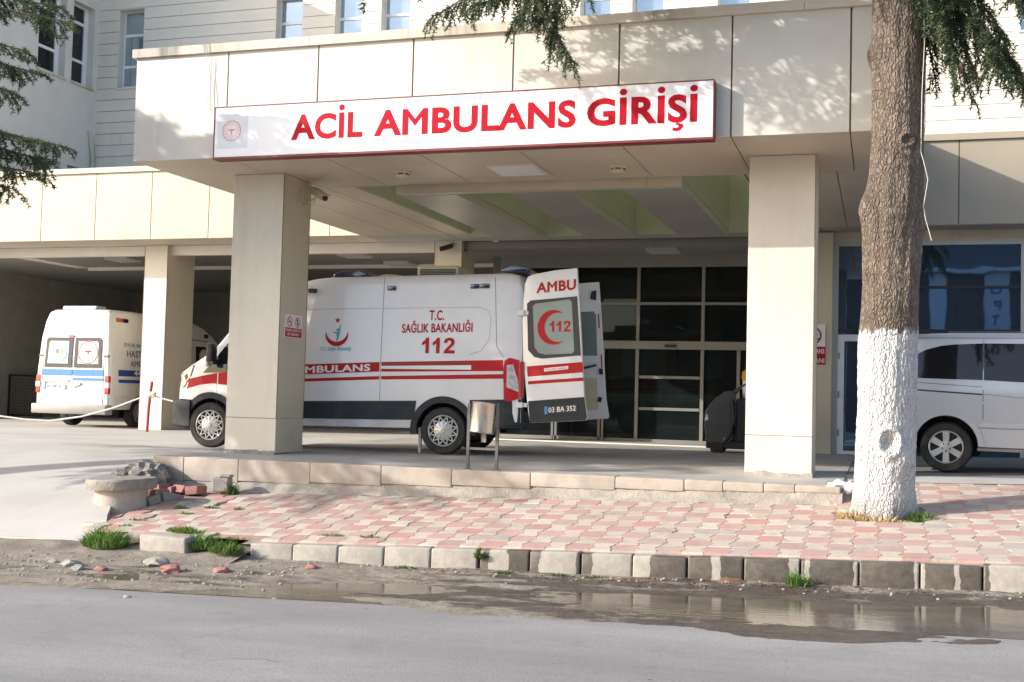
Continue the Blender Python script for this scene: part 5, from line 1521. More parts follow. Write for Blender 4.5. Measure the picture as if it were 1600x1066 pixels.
# ------------------------------------------------------------------ ceiling fittings and cameras
def detector(x, y, label):
    t = thing('smoke_detector', label, 'detector', (x, y, SF-.08), group='round detectors on the soffit')
    mb = MB(); mb.lathe([(.13, SF-.001), (.13, SF-.02), (.115, SF-.03)], (x, y, 0), 'z', 28); mb.build('base_plate', M['beige_plastic'], t, smooth=True)
    mb = MB(); mb.lathe([(.095, SF-.03), (.095, SF-.055)], (x, y, 0), 'z', 28); mb.build('vent_ring', M['joint'], t)
    mb = MB(); mb.lathe([(.10, SF-.055), (.10, SF-.065), (.07, SF-.085), (.01, SF-.09)], (x, y, 0), 'z', 28); mb.build('cap', M['beige_plastic'], t, smooth=True)
    mb = MB()
    for k in range(6): a = R(60*k+10); mb.box(x+.10*math.cos(a)-.012, x+.10*math.cos(a)+.012, y+.10*math.sin(a)-.012, y+.10*math.sin(a)+.012, SF-.056, SF-.028)
    mb.build('rib', M['beige_plastic'], t)
detector(-6.51, 15.25, 'round detector on the soffit left of the square ceiling light')
detector(-3.42, 15.42, 'round detector on the soffit right of the square ceiling light')
t = thing('ceiling_light', 'square white ceiling light panel in the canopy soffit above the sign', 'light', (-4.85, 15.4, SF-.02))
mb = MB(); mb.box(-5.19, -4.50, 15.05, 15.76, SF-.018, SF-.001); mb.build('frame', M['white_trim'], t)
mb = MB(); mb.box(-5.15, -4.54, 15.09, 15.72, SF-.024, SF-.019); mb.build('diffuser', M['light_panel'], t)
def louvre(x, y, label):
    z = 4.02
    t = thing('louvre_light', label, 'light', (x, y, z-.07), group='louvred lights on the garage ceiling')
    mb = MB(); mb.box(x-.32, x+.32, y-.32, y+.32, z-.03, z-.001); mb.build('housing', M['alu_light'], t)
    mb = MB()
    for k in range(5):
        mb.box(x-.31, x+.31, y-.30+.14*k, y-.275+.14*k, z-.07, z-.031)
    mb.build('louvre', M['alu_light'], t)
louvre(-17.6, 24.2, 'louvred ceiling light above the patient transport van'); louvre(-11.3, 23.9, 'louvred ceiling light left of the column, nearer the lintel')
louvre(-10.9, 25.6, 'louvred ceiling light deeper behind the ambulance roof'); louvre(-4.3, 23.8, 'louvred ceiling light in front of the entrance glazing')
t = thing('security_camera', 'beige bullet security camera on a bracket at the top of the left pillar', 'camera', (-8.25, 15.6, 3.75))
mb = MB(); mb.box(-8.268, -8.245, 15.56, 15.70, 3.74, 3.96); mb.tube([(-8.25, 15.63, 3.80), (-8.16, 15.63, 3.74), (-8.08, 15.66, 3.80)], .018, 8); mb.build('bracket', M['beige_plastic'], t, smooth=True)
xf = Matrix.Translation((-8.02, 15.66, 3.86)) @ Matrix.Rotation(R(-32), 4, 'Z') @ Matrix.Rotation(R(24), 4, 'Y')
mb = MB(); mb.box(-.19, .19, -.055, .055, -.045, .045); mb.box(-.20, .24, -.065, .065, .046, .056); b_ = mb.build('housing', M['beige_plastic'], t, bevel=.012, seg=2, xf=xf)
mb = MB(); mb.lathe([(.043, .19), (.043, .205), (.02, .206)], (0, 0, 0), 'x', 20); mb.build('lens', M['black'], b_, xf=xf)
mb = MB(); mb.tube([(-8.26, 15.62, 3.70), (-8.20, 15.62, 3.66), (-8.10, 15.64, 3.70), (-8.07, 15.66, 3.80)], .007, 6); mb.build('cable', M['cable'], t)
t = thing('security_camera', 'small dark security camera on the column behind the ambulance', 'camera', (-8.45, 22.4, 3.9))
mb = MB(); mb.box(-8.44, -8.38, 22.38, 22.419, 3.95, 4.03); mb.build('bracket', M['alu'], t)
xf = Matrix.Translation((-8.50, 22.30, 3.92)) @ Matrix.Rotation(R(200), 4, 'Z') @ Matrix.Rotation(R(18), 4, 'Y')
mb = MB(); mb.box(-.13, .14, -.05, .05, -.045, .045); mb.build('housing', M['black'], t, bevel=.01, xf=xf)
# cable running along the soffit from the camera
mb = MB(); mb.tube([(-8.24, 15.75, SF-.012), (-8.10, 18.5, SF-.03), (-8.15, 22.3, SF-.012)], .006, 6)
tag(mb.build('soffit_cable', M['cable']), 'thin pale cable strung under the soffit from pillar to column', 'cable')

# ------------------------------------------------------------------ bin
t = thing('litter_bin', 'tilted stainless steel litter bin hung between two grey posts on the platform edge', 'bin', (-4.75, 13.95, 0))
mb = MB()
for x in (-4.945, -4.565):
    mb.box(x-.018, x+.018, 13.93, 13.966, .0, .83); 
mb.build('post', M['darksteel'], t)
mb = MB(); mb.box(-4.927, -4.583, 13.935, 13.961, .245, .275); mb.build('crossbar', M['darksteel'], t)
for x in (-4.945, -4.565):
    mb = MB(); mb.box(x-.05, x+.05, 13.90, 14.0, -.001, .006); mb.build('foot', M['darksteel'], t)
xf = Matrix.Translation((-4.755, 13.95, .645)) @ Matrix.Rotation(R(4), 4, 'Y') @ Matrix.Rotation(R(-5), 4, 'X')
mb = MB(); mb.lathe([(.150, -.19), (.158, -.185), (.160, -.17), (.160, .17), (.168, .185), (.160, .195), (.150, .19), (.148, -.18)], (0, 0, 0), 'z', 40); b_ = mb.build('bucket', M['steel'], t, smooth=True, xf=xf)
mb = MB(); mb.lathe([(.147, -.182), (.147, -.178)], (0, 0, 0), 'z', 30); mb.build('bucket_floor', M['darksteel'], b_, xf=xf)
mb = MB()
for sx in (-1, 1): mb.tube([(sx*.155, 0, .10), (sx*.185, 0, .10)], .012, 8)
mb.build('pivot', M['darksteel'], b_, xf=xf)
mb = MB(); mb.box(-4.80, -4.74, 14.02, 14.05, .34, .46); mb.build('catch', M['alu'], t)

# ------------------------------------------------------------------ floor scrubber behind the right pillar
t = thing('floor_scrubber', 'dark grey floor scrubbing machine half hidden behind the right pillar', 'machine', (-2.3, 21, 0))
mb = MB(); mb.prism([(-2.93, .20), (-2.96, .50), (-2.95, .76), (-2.80, .96), (-2.62, 1.10), (-2.48, 1.12), (-2.46, .25), (-2.6, .17)], lambda u, v, w: (u, w, v), 20.72, 21.28); mb.build('tank', M['scrub_grey'], t, bevel=.04, seg=3, smooth=True)
mb = MB(); mb.prism([(-2.42, .22), (-2.42, .98), (-2.1, 1.02), (-1.8, .85), (-1.75, .25)], lambda u, v, w: (u, w, v), 20.76, 21.24); mb.build('motor_housing', M['black'], t, bevel=.03, seg=2)
mb = MB(); mb.box(-2.93, -1.75, 20.74, 21.26, .10, .24); mb.build('chassis', M['black'], t, bevel=.02)
for x, r in ((-2.74, .11), (-2.1, .13)):
    for y in (20.74, 21.26):
        mb = MB(); mb.lathe([(r, -.03), (r, .03)], (x, y, r), 'y', 24); mb.build('wheel', M['rubber'], t, bevel=.008)
mb = MB(); mb.tube([(-2.5, 20.8, 1.05), (-2.40, 20.8, 1.16), (-2.25, 20.8, 1.24), (-2.25, 21.2, 1.24), (-2.4, 21.2, 1.16), (-2.5, 21.2, 1.05)], .02, 8); mb.build('handle', M['darksteel'], t, smooth=True)
mb = MB(); mb.tube([(-2.48, 20.70, .95), (-2.44, 20.66, .6), (-2.5, 20.67, .34), (-2.62, 20.70, .2)], .03, 8); mb.build('hose', M['black'], t, smooth=True)
mb = MB(); mb.box(-2.93, -2.89, 20.712, 20.72, .60, .70); mb.box(-2.62, -2.57, 20.712, 20.72, .24, .29); mb.build('reflector', M['alu_light'], t)
t = thing('spray_bottle', 'orange and white bottle standing on the floor scrubber beside the right pillar', 'bottle', (-2.22, 21.0, 1.02))
mb = MB(); mb.lathe([(.09, 1.0), (.095, 1.04), (.095, 1.3), (.05, 1.38), (.04, 1.42)], (-2.24, 21.0, 0), 'z', 20); mb.build('bottle_body', M['white_vinyl'], t, smooth=True)
mb = MB(); mb.lathe([(.0955, 1.30), (.11, 1.34), (.10, 1.46), (.05, 1.50)], (-2.24, 21.0, 0), 'z', 20); mb.build('cap', M['orange'], t, smooth=True)

# ------------------------------------------------------------------ chain, post, fence
mb = MB(); mb.tube([(-14.72, 21.28, -.03), (-14.70, 21.28, .5), (-14.645, 21.28, 1.04)], .032, 10)
po = mb.build('barrier_post', M['rust'], smooth=True)
tag(po, 'thin rusty red post holding the chain in front of the garage column', 'post')
ctl = [(-24.5, .75), (-22.5, .48), (-20.3, .29), (-18.5, .20), (-17.8, .145), (-17.15, .135), (-16.34, .25), (-15.54, .46), (-14.68, .76)]
def chain(pts, name, label):
    P = []
    for (x0, z0), (x1, z1) in zip(pts[:-1], pts[1:]):
        n = max(2, int((x1-x0)/.022))
        for i in range(n): P.append((x0+(x1-x0)*i/n, 21.25, z0+(z1-z0)*i/n))
    P.append((pts[-1][0], 21.25, pts[-1][1]))
    mb = MB(); mb.tube(P, [.011 if k % 2 else .024 for k in range(len(P))], 6)
    tag(mb.build(name, M['rope'], smooth=True), label, 'chain', 'plastic barrier chains')
chain(ctl, 'barrier_chain', 'long pale chain sagging across the driveway left of the red post')
chain([(-14.66, .76), (-14.42, .70), (-14.13, .64), (-13.2, .50), (-12, .42), (-10.8, .5), (-9.6, .74)], 'barrier_chain', 'pale chain running right from the red post behind the ambulance')
mb = MB(); mb.blob((-14.6, 21.22, .76), (.11, .07, .07), 3, .5)
tag(mb.build('chain_knot', M['cable'], smooth=True), 'tangled knot of cord on the red post', 'knot')
t = thing('mesh_fence', 'dark wire mesh fence panel against the garage wall left of the patient van', 'fence', (-23.2, 27.4, 0))
mb = MB(); mb.box(-23.55, -22.4, 27.38, 27.42, 1.12, 1.17); mb.box(-23.55, -22.4, 27.38, 27.42, 0, .05); mb.box(-23.55, -23.51, 27.38, 27.42, .05, 1.12); mb.box(-22.44, -22.4, 27.38, 27.42, .05, 1.12); mb.build('fence_frame', M['black'], t)
mb = MB()
for k in range(13): mb.box(-23.5+k*.085, -23.492+k*.085, 27.396, 27.404, .05, 1.12)
for k in range(12): mb.box(-23.51, -22.44, 27.394, 27.402, .1+k*.085, .108+k*.085)
mb.build('wire_mesh', M['black'], t)

# ------------------------------------------------------------------ manhole and rubble at the left end
t = thing('concrete_manhole', 'raised concrete manhole with a round slab cover beside the driveway', 'manhole', (-8.98, 12.5, -.62))
mb = MB(); mb.lathe([(.33, -.72), (.32, -.5), (.31, -.335)], (-8.98, 12.5, 0), 'z', 40); mb.build('shaft', M['edge'], t, smooth=True)
mb = MB(); pr_ = []
vs = []; n = 56
for r, z in ((.30, -.34), (.415, -.335), (.425, -.30), (.425, -.23), (.405, -.208), (.01, -.20)):
    for k in range(n):
        a = 2*math.pi*k/n; q = r*(1+.02*nz(math.cos(a)*2, math.sin(a)*2, 1, r)+.012*RR(-1, 1)*(r > .39)); vs.append((-8.98+q*math.cos(a), 12.5+q*math.sin(a), z+.006*nz(math.cos(a)*r*9, math.sin(a)*r*9)+.012*math.cos(a)))
mb.add(vs, [(i*n+k, i*n+(k+1) % n, (i+1)*n+(k+1) % n, (i+1)*n+k) for i in range(5) for k in range(n)]+[list(range(n-1, -1, -1)), [5*n+k for k in range(n)]])
c_ = mb.build('cover', M['oldconc'], t, smooth=True, angle=40)
mb = MB(); mb.box(-8.94, -8.70, 12.42, 12.50, -.204, -.198); mb.build('lifting_slot', M['dark_wall'], c_)
mb = MB()
for k, (x, y, z, a, b, c) in enumerate(((-9.62, 13.55, -.30, .22, .20, .14), (-9.32, 13.50, -.22, .26, .2, .17), (-9.15, 13.48, -.28, .16, .18, .18), (-9.45, 13.35, -.36, .28, .16, .10))):
    mb.blob((x, y, z), (a, b, c), k+11, .55, 3)
tag(mb.build('broken_concrete', M['rough'], smooth=True, angle=25), 'jagged lump of broken concrete at the platform corner behind the manhole', 'rubble')
gl = 'broken paving bits by the manhole'
for k, (x, y, z, s, m_, lb) in enumerate(((-9.05, 13.42, -.42, .12, 'redbrick', 'red paver piece against the platform bed, leftmost of the row'), (-8.86, 13.44, -.41, .10, 'redbrick', 'red paver piece second from left under the platform bed'), (-8.68, 13.42, -.40, .11, 'redbrick', 'red paver piece third from left under the platform bed'), (-8.50, 13.38, -.40, .12, 'redbrick', 'red paver piece beside the weed under the platform'), (-8.95, 13.15, -.46, .15, 'redbrick', 'tilted red paver piece in the hollow right of the manhole'), (-8.70, 13.05, -.47, .13, 'stone', 'grey broken paver in the hollow right of the manhole'), (-8.72, 12.72, -.50, .12, 'oldconc', 'grey slab piece leaning under the manhole cover'))):
    mb = MB(); mb.hexa([(s*a*(1+RR(-.2, .2)), s*.8*b*(1+RR(-.2, .2)), s*.45*c) for c in (-1, 1) for a, b in ((-1, -1), (1, -1), (1, 1), (-1, 1))])
    o = mb.build('paver_fragment', M[m_], bevel=.012, seg=2, smooth=True, xf=Matrix.Translation((x, y, z)) @ Matrix.Rotation(RR(-.6, .6), 4, 'Z') @ Matrix.Rotation(RR(-.35, .35), 4, 'X') @ Matrix.Rotation(RR(-.3, .3), 4, 'Y'))
    tag(o, lb, 'rubble', gl)
mb = MB(); mb.box(-.11, .11, -.09, .09, -.10, .08); mb.box(-.02, .13, -.08, .08, .081, .12)
tag(mb.build('concrete_chunk', M['stone'], bevel=.015, xf=Matrix.Translation((-8.12, 13.42, -.30)) @ Matrix.Rotation(.2, 4, 'Z')), 'small concrete block against the platform right of the weed', 'rubble')
# rubble lying in the gutter
def zg(x, y): return zgut(x, y)
sl_ = [(-7.75, 10.02, .115, 'stone', 'flat pale stone at the far left of the gutter'), (-7.55, 9.86, .075, 'stone', 'small grey stone just in front of the flat pale stone'), (-8.15, 10.25, .06, 'stone', 'brown stone left of the flat pale stone'), (-7.35, 9.95, .075, 'redbrick', 'red brick bit between the grass tuft and the grey stone'), (-6.98, 10.35, .14, 'stone', 'tilted grey stone in front of the loose kerb block'), (-6.62, 10.05, .12, 'redbrick', 'pink brick fragment in front of the loose kerb block'), (-6.12, 10.15, .09, 'redbrick', 'pinkish stone below the darker grass tuft'), (-5.35, 10.55, .07, 'redbrick', 'pinkish chip lying by the first kerb stones'), (-6.15, 8.7, .035, 'stone', 'lone brown pebble on the asphalt edge'), (-4.9, 9.0, .02, 'stone', 'tiny pebble on the asphalt beside the puddle')]
for k, (x, y, s, m_, lb) in enumerate(sl_):
    mb = MB(); mb.blob((x, y, zg(x, y)+s*.18), (s, s*.75, s*.42), k+30, .45, 2)
    tag(mb.build('stone', M[m_], smooth=True, angle=22), lb, 'stone', 'stones lying in the gutter')
# white lumps of lime at the platform corner
mb = MB(); mb.blob((-.44, 13.85, .03), (.08, .07, .05), 51, .6, 2); mb.blob((-.33, 13.84, .0), (.07, .06, .06), 52, .6, 2); mb.blob((-.52, 13.78, .02), (.06, .05, .03), 53, .6, 2)
tag(mb.build('lime_lump', M['white_vinyl'], smooth=True), 'white lumps of lime on the platform corner beside the trunk', 'lump')
# ------------------------------------------------------------------ vegetation
rnd = random.Random(23)
U = rnd.uniform
def rdir():
    while True:
        v = Vector((U(-1, 1), U(-1, 1), U(-1, 1)))
        if .05 < v.length < 1: return v.normalized()
def tuft(mb, p, ax, L, n=7):
    for _ in range(n):
        d = (rdir()+ax*.55+Vector((0, 0, .15))).normalized()
        s = d.cross(rdir()).normalized()*L*.13
        q = p+d*L*U(.7, 1.15)
        b = len(mb.v)
        mb.v += [tuple(p-s), tuple(p+s), tuple(q)]; mb.f.append([b, b+1, b+2]); mb.m.append(0)
def twig(tw, lf, p, d, L, droop, sp, nl, nb=7, r=.004):
    n = max(2, int(L/sp)); pts = [p.copy()]; q = p.copy(); v = d.normalized()
    for i in range(n):
        v = (v+Vector((U(-.10, .10), U(-.10, .10), -droop*(.6+i/n)+U(-.06, .06)))*.5).normalized()
        q = q+v*L/n; pts.append(q.copy())
        if i > 0: tuft(lf, q, v, nl, nb)
    tw.tube(pts[::2] if len(pts) > 4 else pts, [r*(1-.6*k/len(pts)) for k in range(len(pts[::2] if len(pts) > 4 else pts))], 4, cap=False)
    return pts
def spray(tw, lf, path, L0, L1, side, droop, sp=.03, nl=.05, nb=7, every=.085, start=.0, r0=.018):
    """a limb along the path with twigs hanging to both sides"""
    P = [Vector(p) for p in path]
    # resample
    D = [0]
    for a, b in zip(P[:-1], P[1:]): D.append(D[-1]+(b-a).length)
    T = D[-1]; n = max(3, int(T/every)); pts = []
    for i in range(n+1):
        s = T*i/n; k = max(j for j in range(len(D)) if D[j] <= s+1e-9); k = min(k, len(P)-2)
        t = (s-D[k])/(D[k+1]-D[k]); w = P[k].lerp(P[k+1], t)
        pts.append(w+Vector((nz(s, 0, 1.3, r0*99), nz(s, 4, 1.3, r0*99), nz(s, 9, 1.3, r0*99)))*.05)
    tw.tube(pts, [max(.004, r0*(1-.85*i/n)) for i in range(n+1)], 6, cap=False)
    for i in range(1, n+1):
        f = i/n
        if f < start: continue
        d = (pts[i]-pts[i-1]).normalized(); sd = d.cross(Vector((0, 0, 1)))
        if sd.length < .1: sd = Vector((1, 0, 0))
        sd.normalize()
        L = (L0+(L1-L0)*f)*U(.6, 1.2)
        for s in (-1, 1):
            if U(0, 1) < .12: continue
            v = d*U(.4, .9)+sd*s*side*U(.5, 1.0)+Vector((0, 0, U(-.35, .12)))
            tp = twig(tw, lf, pts[i], v, L, droop, sp, nl, nb)
            if L > .25:
                for j in range(2, len(tp)-1, 3):
                    twig(tw, lf, tp[j], (tp[j]-tp[j-1]).normalized()*.6+Vector((U(-.8, .8), U(-.8, .8), U(-.5, .1))), L*.42, droop*1.3, sp, nl, nb)
        tuft(lf, pts[i], d, nl, nb)
    return pts
def cones(parent, spots):
    for x, y, z in spots:
        mb = MB(); mb.lathe([(.006, -.062), (.022, -.045), (.027, -.01), (.022, .03), (.010, .055)], (x, y, z), 'z', 12); mb.build('cone', M['cone'], parent, smooth=True)

# ---- the cedar in the pavement
tr = thing('cedar_tree', 'big rough barked conifer with whitewashed lower trunk growing through the pavement', 'tree', (.04, 13.15, -.26))
ctab = [(-.30, .03, .37), (-.22, .03, .345), (-.10, .035, .305), (.1, .04, .285), (.35, .05, .283), (.6, .055, .285), (.9, .055, .283), (1.2, .055, .285), (1.5, .060, .280), (1.75, .07, .272), (2.1, .085, .275), (2.5, .095, .283), (2.9, .10, .292), (3.05, .105, .285), (3.3, .125, .262), (3.7, .135, .25), (4.2, .14, .256), (4.6, .135, .255), (5.2, .13, .245), (6.5, .12, .22), (8.5, .10, .17), (11.0, .05, .08)]
KS = 1.044
mb = MB(); vs = []; NT = 168; zs = lin(-.30, 5.4, 560)+lin(5.5, 11.0, 40); 
knots = [(.10, -1.45, .57, .075, .11, -.05), (.0, -1.60, 2.84, .07, .07, .02), (-.21, -2.5, 2.31, .06, .05, .035), (-.2, -2.75, 2.95, .13, .16, .06), (.0, -2.9, 4.55, .10, .12, .05), (-.1, -2.3, 3.55, .05, .05, .03), (.12, -1.2, 3.62, .05, .05, -.02), (.2, -.8, .42, .09, .10, .05)]
for z in zs:
    cx_ = interp([(a, b) for a, b, c in ctab], z); r = interp([(a, c) for a, b, c in ctab], z)
    for k in range(NT):
        a = 2*math.pi*k/NT
        c, s = math.cos(a), math.sin(a)
        fl = max(0, (.15-z)/.45)
        rr = r*(1+.16*fl*math.cos(5*a+1.0)*fl)
        tw_ = a*4.3+.5*nz(z, 0, .8)
        n1 = mnoise.noise(Vector((c*3.2, s*3.2, z*1.6)))
        n2 = mnoise.noise(Vector((c*11+3+.4*n1, s*11, z*4.0)))
        n3 = mnoise.noise(Vector((c*20+8, s*20, z*9.5)))
        rg = .5-abs(n2)
        dd = .018*n1+.013*rg+.012*(.5-abs(n3))
        if z > 5.4: dd *= .6
        for kx, ka, kz, wa, wz, am_ in knots:
            da = (a-(ka % (2*math.pi))+math.pi) % (2*math.pi)-math.pi
            q = (da*r/wa)**2+((z-kz)/wz)**2
            if q < 6:
                if am_ < 0: dd += am_*math.exp(-q*1.6)+.035*math.exp(-((math.sqrt(q)-1.25)/.35)**2)
                else: dd += am_*math.exp(-q)
        vs.append(((cx_+(rr+dd)*c)*KS, 13.15+(rr+dd)*s*KS, .94+(z-.94)*KS))
fs = [(i*NT+k, i*NT+(k+1) % NT, (i+1)*NT+(k+1) % NT, (i+1)*NT+k) for i in range(len(zs)-1) for k in range(NT)]
mb.add(vs, fs); trunk = mb.build('trunk', M['bark'], tr, smooth=True, angle=180, recalc=False)
tw, lf = MB(), MB()
# right-hand drooping limbs
RL = []
for pth, l0 in (([(.30, 12.6, 5.6), (.60, 12.5, 5.35), (.85, 12.4, 4.95), (1.02, 12.35, 4.5), (1.05, 12.3, 4.25)], .55), ([(.30, 12.7, 5.35), (.60, 12.9, 5.2), (.95, 13.0, 4.9), (1.22, 13.0, 4.6), (1.40, 13.0, 4.30)], .55), ([(.25, 12.5, 5.4), (.42, 12.35, 5.1), (.58, 12.3, 4.7), (.68, 12.25, 4.35), (.72, 12.2, 4.1)], .5),
              ([(.30, 12.6, 5.8), (.7, 12.6, 5.6), (1.1, 12.5, 5.3), (1.38, 12.4, 4.9), (1.5, 12.4, 4.7)], .5), ([(.25, 12.7, 5.2), (.40, 12.85, 4.95), (.50, 12.9, 4.5), (.52, 12.9, 4.3)], .38), ([(.30, 12.6, 5.5), (.50, 12.7, 5.2), (.75, 12.75, 4.75), (.85, 12.75, 4.45)], .5), ([(.35, 12.6, 5.7), (.65, 12.7, 5.45), (.95, 12.75, 5.1), (1.15, 12.75, 4.75)], .5)):
    pth = [(x*KS, y*KS, .94+(z-.94)*KS) for x, y, z in pth]
    RL.append(spray(tw, lf, pth, l0*.95, l0*.6, .9, .24, .030, .058, 6, .082, .08, .03))
# the long limb reaching left above the canopy edge; its foliage shades the fascia and the sign
spray(tw, lf, [(-.1, 12.5, 5.95), (-1.5, 12.4, 6.4), (-3.2, 12.3, 6.35), (-4.6, 12.3, 6.2), (-6.1, 12.25, 6.15)], .75, .55, 1.0, .18, .05, .085, 8, .11, .30, .07)
spray(tw, lf, [(-.1, 12.6, 6.4), (-1.8, 12.9, 6.75), (-3.6, 13.0, 6.6), (-5.0, 13.0, 6.35)], .75, .5, 1.0, .18, .05, .085, 8, .12, .30, .06)
spray(tw, lf, [(-2.2, 12.4, 6.1), (-2.9, 12.0, 5.95), (-3.6, 11.8, 5.75)], .6, .4, 1.0, .25, .05, .08, 8, .1, .1, .03)
spray(tw, lf, [(-.2, 12.4, 6.0), (-1.2, 12.0, 6.4), (-2.2, 11.8, 6.4)], .6, .4, 1.0, .2, .05, .08, 8, .11, .2, .04)
# more layers between, for the thick shade on the right half of the fascia
for pth in ([(-.2, 12.7, 6.3), (-1.8, 12.6, 6.5), (-3.4, 12.4, 6.25), (-4.4, 12.3, 6.0)], [(-.2, 12.7, 6.8), (-2.0, 12.5, 7.0), (-3.8, 12.3, 6.75)], [(-.2, 12.5, 6.0), (-2.6, 12.5, 6.6), (-4.6, 12.4, 6.6), (-5.6, 12.3, 6.45)], [(-.1, 12.8, 6.2), (-1.6, 13.0, 6.45), (-3.2, 12.9, 6.25)]):
    spray(tw, lf, pth, .75, .5, 1.0, .12, .055, .09, 6, .13, .35, .05)
# tips hanging into view at the top
for pth, l0 in (([(-3.9, 12.2, 5.9), (-4.1, 11.9, 5.5), (-4.35, 11.7, 5.22), (-4.66, 11.6, 5.02)], .34), ([(-3.6, 12.2, 5.85), (-3.75, 11.8, 5.5), (-3.95, 11.6, 5.25), (-4.2, 11.5, 5.06)], .34), ([(-3.3, 12.2, 5.85), (-3.45, 11.9, 5.45), (-3.55, 11.7, 5.15), (-3.68, 11.6, 4.98)], .36),
              ([(-3.2, 12.1, 5.8), (-3.35, 11.8, 5.4), (-3.38, 11.7, 5.0), (-3.30, 11.65, 4.72), (-3.16, 11.6, 4.50)], .36), ([(-2.9, 12.1, 5.8), (-3.0, 11.8, 5.45), (-2.98, 11.7, 5.15)], .3), ([(-3.05, 12.1, 5.8), (-3.2, 11.8, 5.3), (-3.30, 11.7, 4.85), (-3.36, 11.7, 4.65)], .32), ([(-3.7, 12.2, 5.8), (-3.85, 11.8, 5.4), (-3.92, 11.7, 5.12)], .36), ([(-3.45, 12.2, 5.8), (-3.6, 11.9, 5.4), (-3.52, 11.8, 5.0)], .36), ([(-1.0, 12.2, 5.8), (-1.1, 11.9, 5.45), (-1.15, 11.8, 5.15)], .2)):
    RL.append(spray(tw, lf, pth, l0, l0*.7, .9, .28, .028, .052, 6, .062, .1, .016))
limb = tw.build('limbs', M['twig'], tr)
crown = lf.build('crown', M['needles'], tr, recalc=False)
cones(tr, [(q.x+.03*dx, q.y-.05, q.z-.07) for q, dx in ((RL[k][int(len(RL[k])*f)], dx) for k, f, dx in ((0, .7, 1), (0, .9, -1), (1, .75, 1), (1, .92, 0), (2, .8, 1), (5, .8, 1), (7, .85, 0), (8, .8, 1), (9, .85, -1), (10, .6, 1)))])
mb = MB(); mb.tube([(x*KS, y*KS, .94+(z-.94)*KS) for x, y, z in ((.37, 12.45, 5.2), (.385, 12.42, 4.6), (.365, 12.40, 4.1), (.36, 12.40, 3.5), (.40, 12.41, 3.35), (.43, 12.42, 3.22), (.41, 12.42, 3.08), (.39, 12.42, 2.95), (.41, 12.42, 2.82), (.47, 12.42, 2.60))], .005, 6)
tag(mb.build('frayed_string', M['cable'], smooth=True), 'frayed pale cord hanging down the right side of the trunk', 'cord')

# ---- cedar at the left, its trunk outside the frame, branch tips reaching in
t2 = thing('cedar_tree', 'dark green conifer at the left edge with drooping branch tips over the driveway', 'tree', (-15.4, 11.0, -1.0))
mb = MB(); zs = lin(-1.1, 8.4, 60); vs = []; NT = 40
for z in zs:
    r = .27-.022*(z+1)
    for k in range(NT):
        a = 2*math.pi*k/NT; q = r*(1+.10*mnoise.noise(Vector((math.cos(a)*4, math.sin(a)*4, z*1.5))))
        vs.append((-15.4+q*math.cos(a), 11+q*math.sin(a), z))
mb.add(vs, [(i*NT+k, i*NT+(k+1) % NT, (i+1)*NT+(k+1) % NT, (i+1)*NT+k) for i in range(60) for k in range(NT)])
mb.build('trunk', M['bark'], t2, smooth=True, angle=180)
tw, lf = MB(), MB()
# branches whose tips are in view (tip x, y, z)
for tip, z0, bend in (((-9.62, 12.0, 5.42), 5.9, .25), ((-9.95, 12.2, 5.72), 6.1, .2), ((-10.35, 12.0, 5.15), 5.6, .2), ((-10.15, 12.1, 4.86), 5.3, .25), ((-10.45, 12.0, 4.62), 5.0, .2), ((-9.72, 12.1, 3.90), 4.4, .25), ((-10.1, 12.2, 3.78), 4.2, .25), ((-10.0, 12.0, 3.56), 3.9, .2), ((-10.4, 11.9, 3.40), 3.7, .2)):
    b = Vector((-15.4, 11, z0)); e = Vector(tip)
    mid1 = b.lerp(e, .45)+Vector((0, 0, bend)); mid2 = b.lerp(e, .8)+Vector((0, 0, bend*.7))
    spray(tw, lf, [b, mid1, mid2, e], .58, .24, .9, .24, .030, .060, 7, .075, .45, .05)
# the rest of the crown in flat layers
nb_ = 0
for z0 in (3.5, 4.1, 4.7, 5.3, 5.9, 6.5, 7.1):
    k0 = U(0, 6.28); nbr = 5 if z0 in (4.1, 5.3) else 7
    for k in range(nbr):
        a = k0+2*math.pi*k/nbr+U(-.2, .2)
        Lb = (3.5 if z0 < 6.2 else (2.2 if z0 < 6.8 else 1.3))*U(.85, 1.1)
        if math.cos(a) > .5 and z0 > 5.9: Lb *= .6
        b = Vector((-15.4, 11, z0)); e = b+Vector((math.cos(a)*Lb, math.sin(a)*Lb, U(-.25, .05)))
        spray(tw, lf, [b, b.lerp(e, .5)+Vector((0, 0, .18)), e], .75, .35, 1.0, .15, .065, .11, 7, .15, .12, .05)
tw.build('limbs', M['twig'], t2); lf.build('crown', M['needles'], t2, recalc=False)

# ------------------------------------------------------------------ grass, weeds, litter
def grass(name, x, y, z, rx, ry, h, n, mm, label, group, spread=.5, wd=.007):
    mb = MB()
    for _ in range(n):
        a = U(0, 6.28); r = math.sqrt(U(0, 1)); px__, py__ = x+rx*r*math.cos(a), y+ry*r*math.sin(a)
        H = h*U(.35, 1.2)*(1-.45*r)*(1+.45*nz(px__*6, py__*6, 1, 3)); d = Vector((math.cos(a)*r*spread+U(-.35, .35), math.sin(a)*r*spread+U(-.35, .35), 1)).normalized()
        s = Vector((U(-1, 1), U(-1, 1), 0)).normalized()*wd
        p0 = Vector((px__, py__, z)); p1 = p0+d*H*.55; d2 = (d+Vector((d.x*.9, d.y*.9, -.45))).normalized(); p2 = p1+d2*H*.5
        mb.add([p0-s, p0+s, p1+s*.8, p1-s*.8, p2], [(0, 1, 2, 3), (3, 2, 4)])
    o = mb.build(name, M[mm], recalc=False)
    tag(o, label, 'grass' if 'grass' in name else 'weed', group)
gg = 'tufts of grass by the kerb'
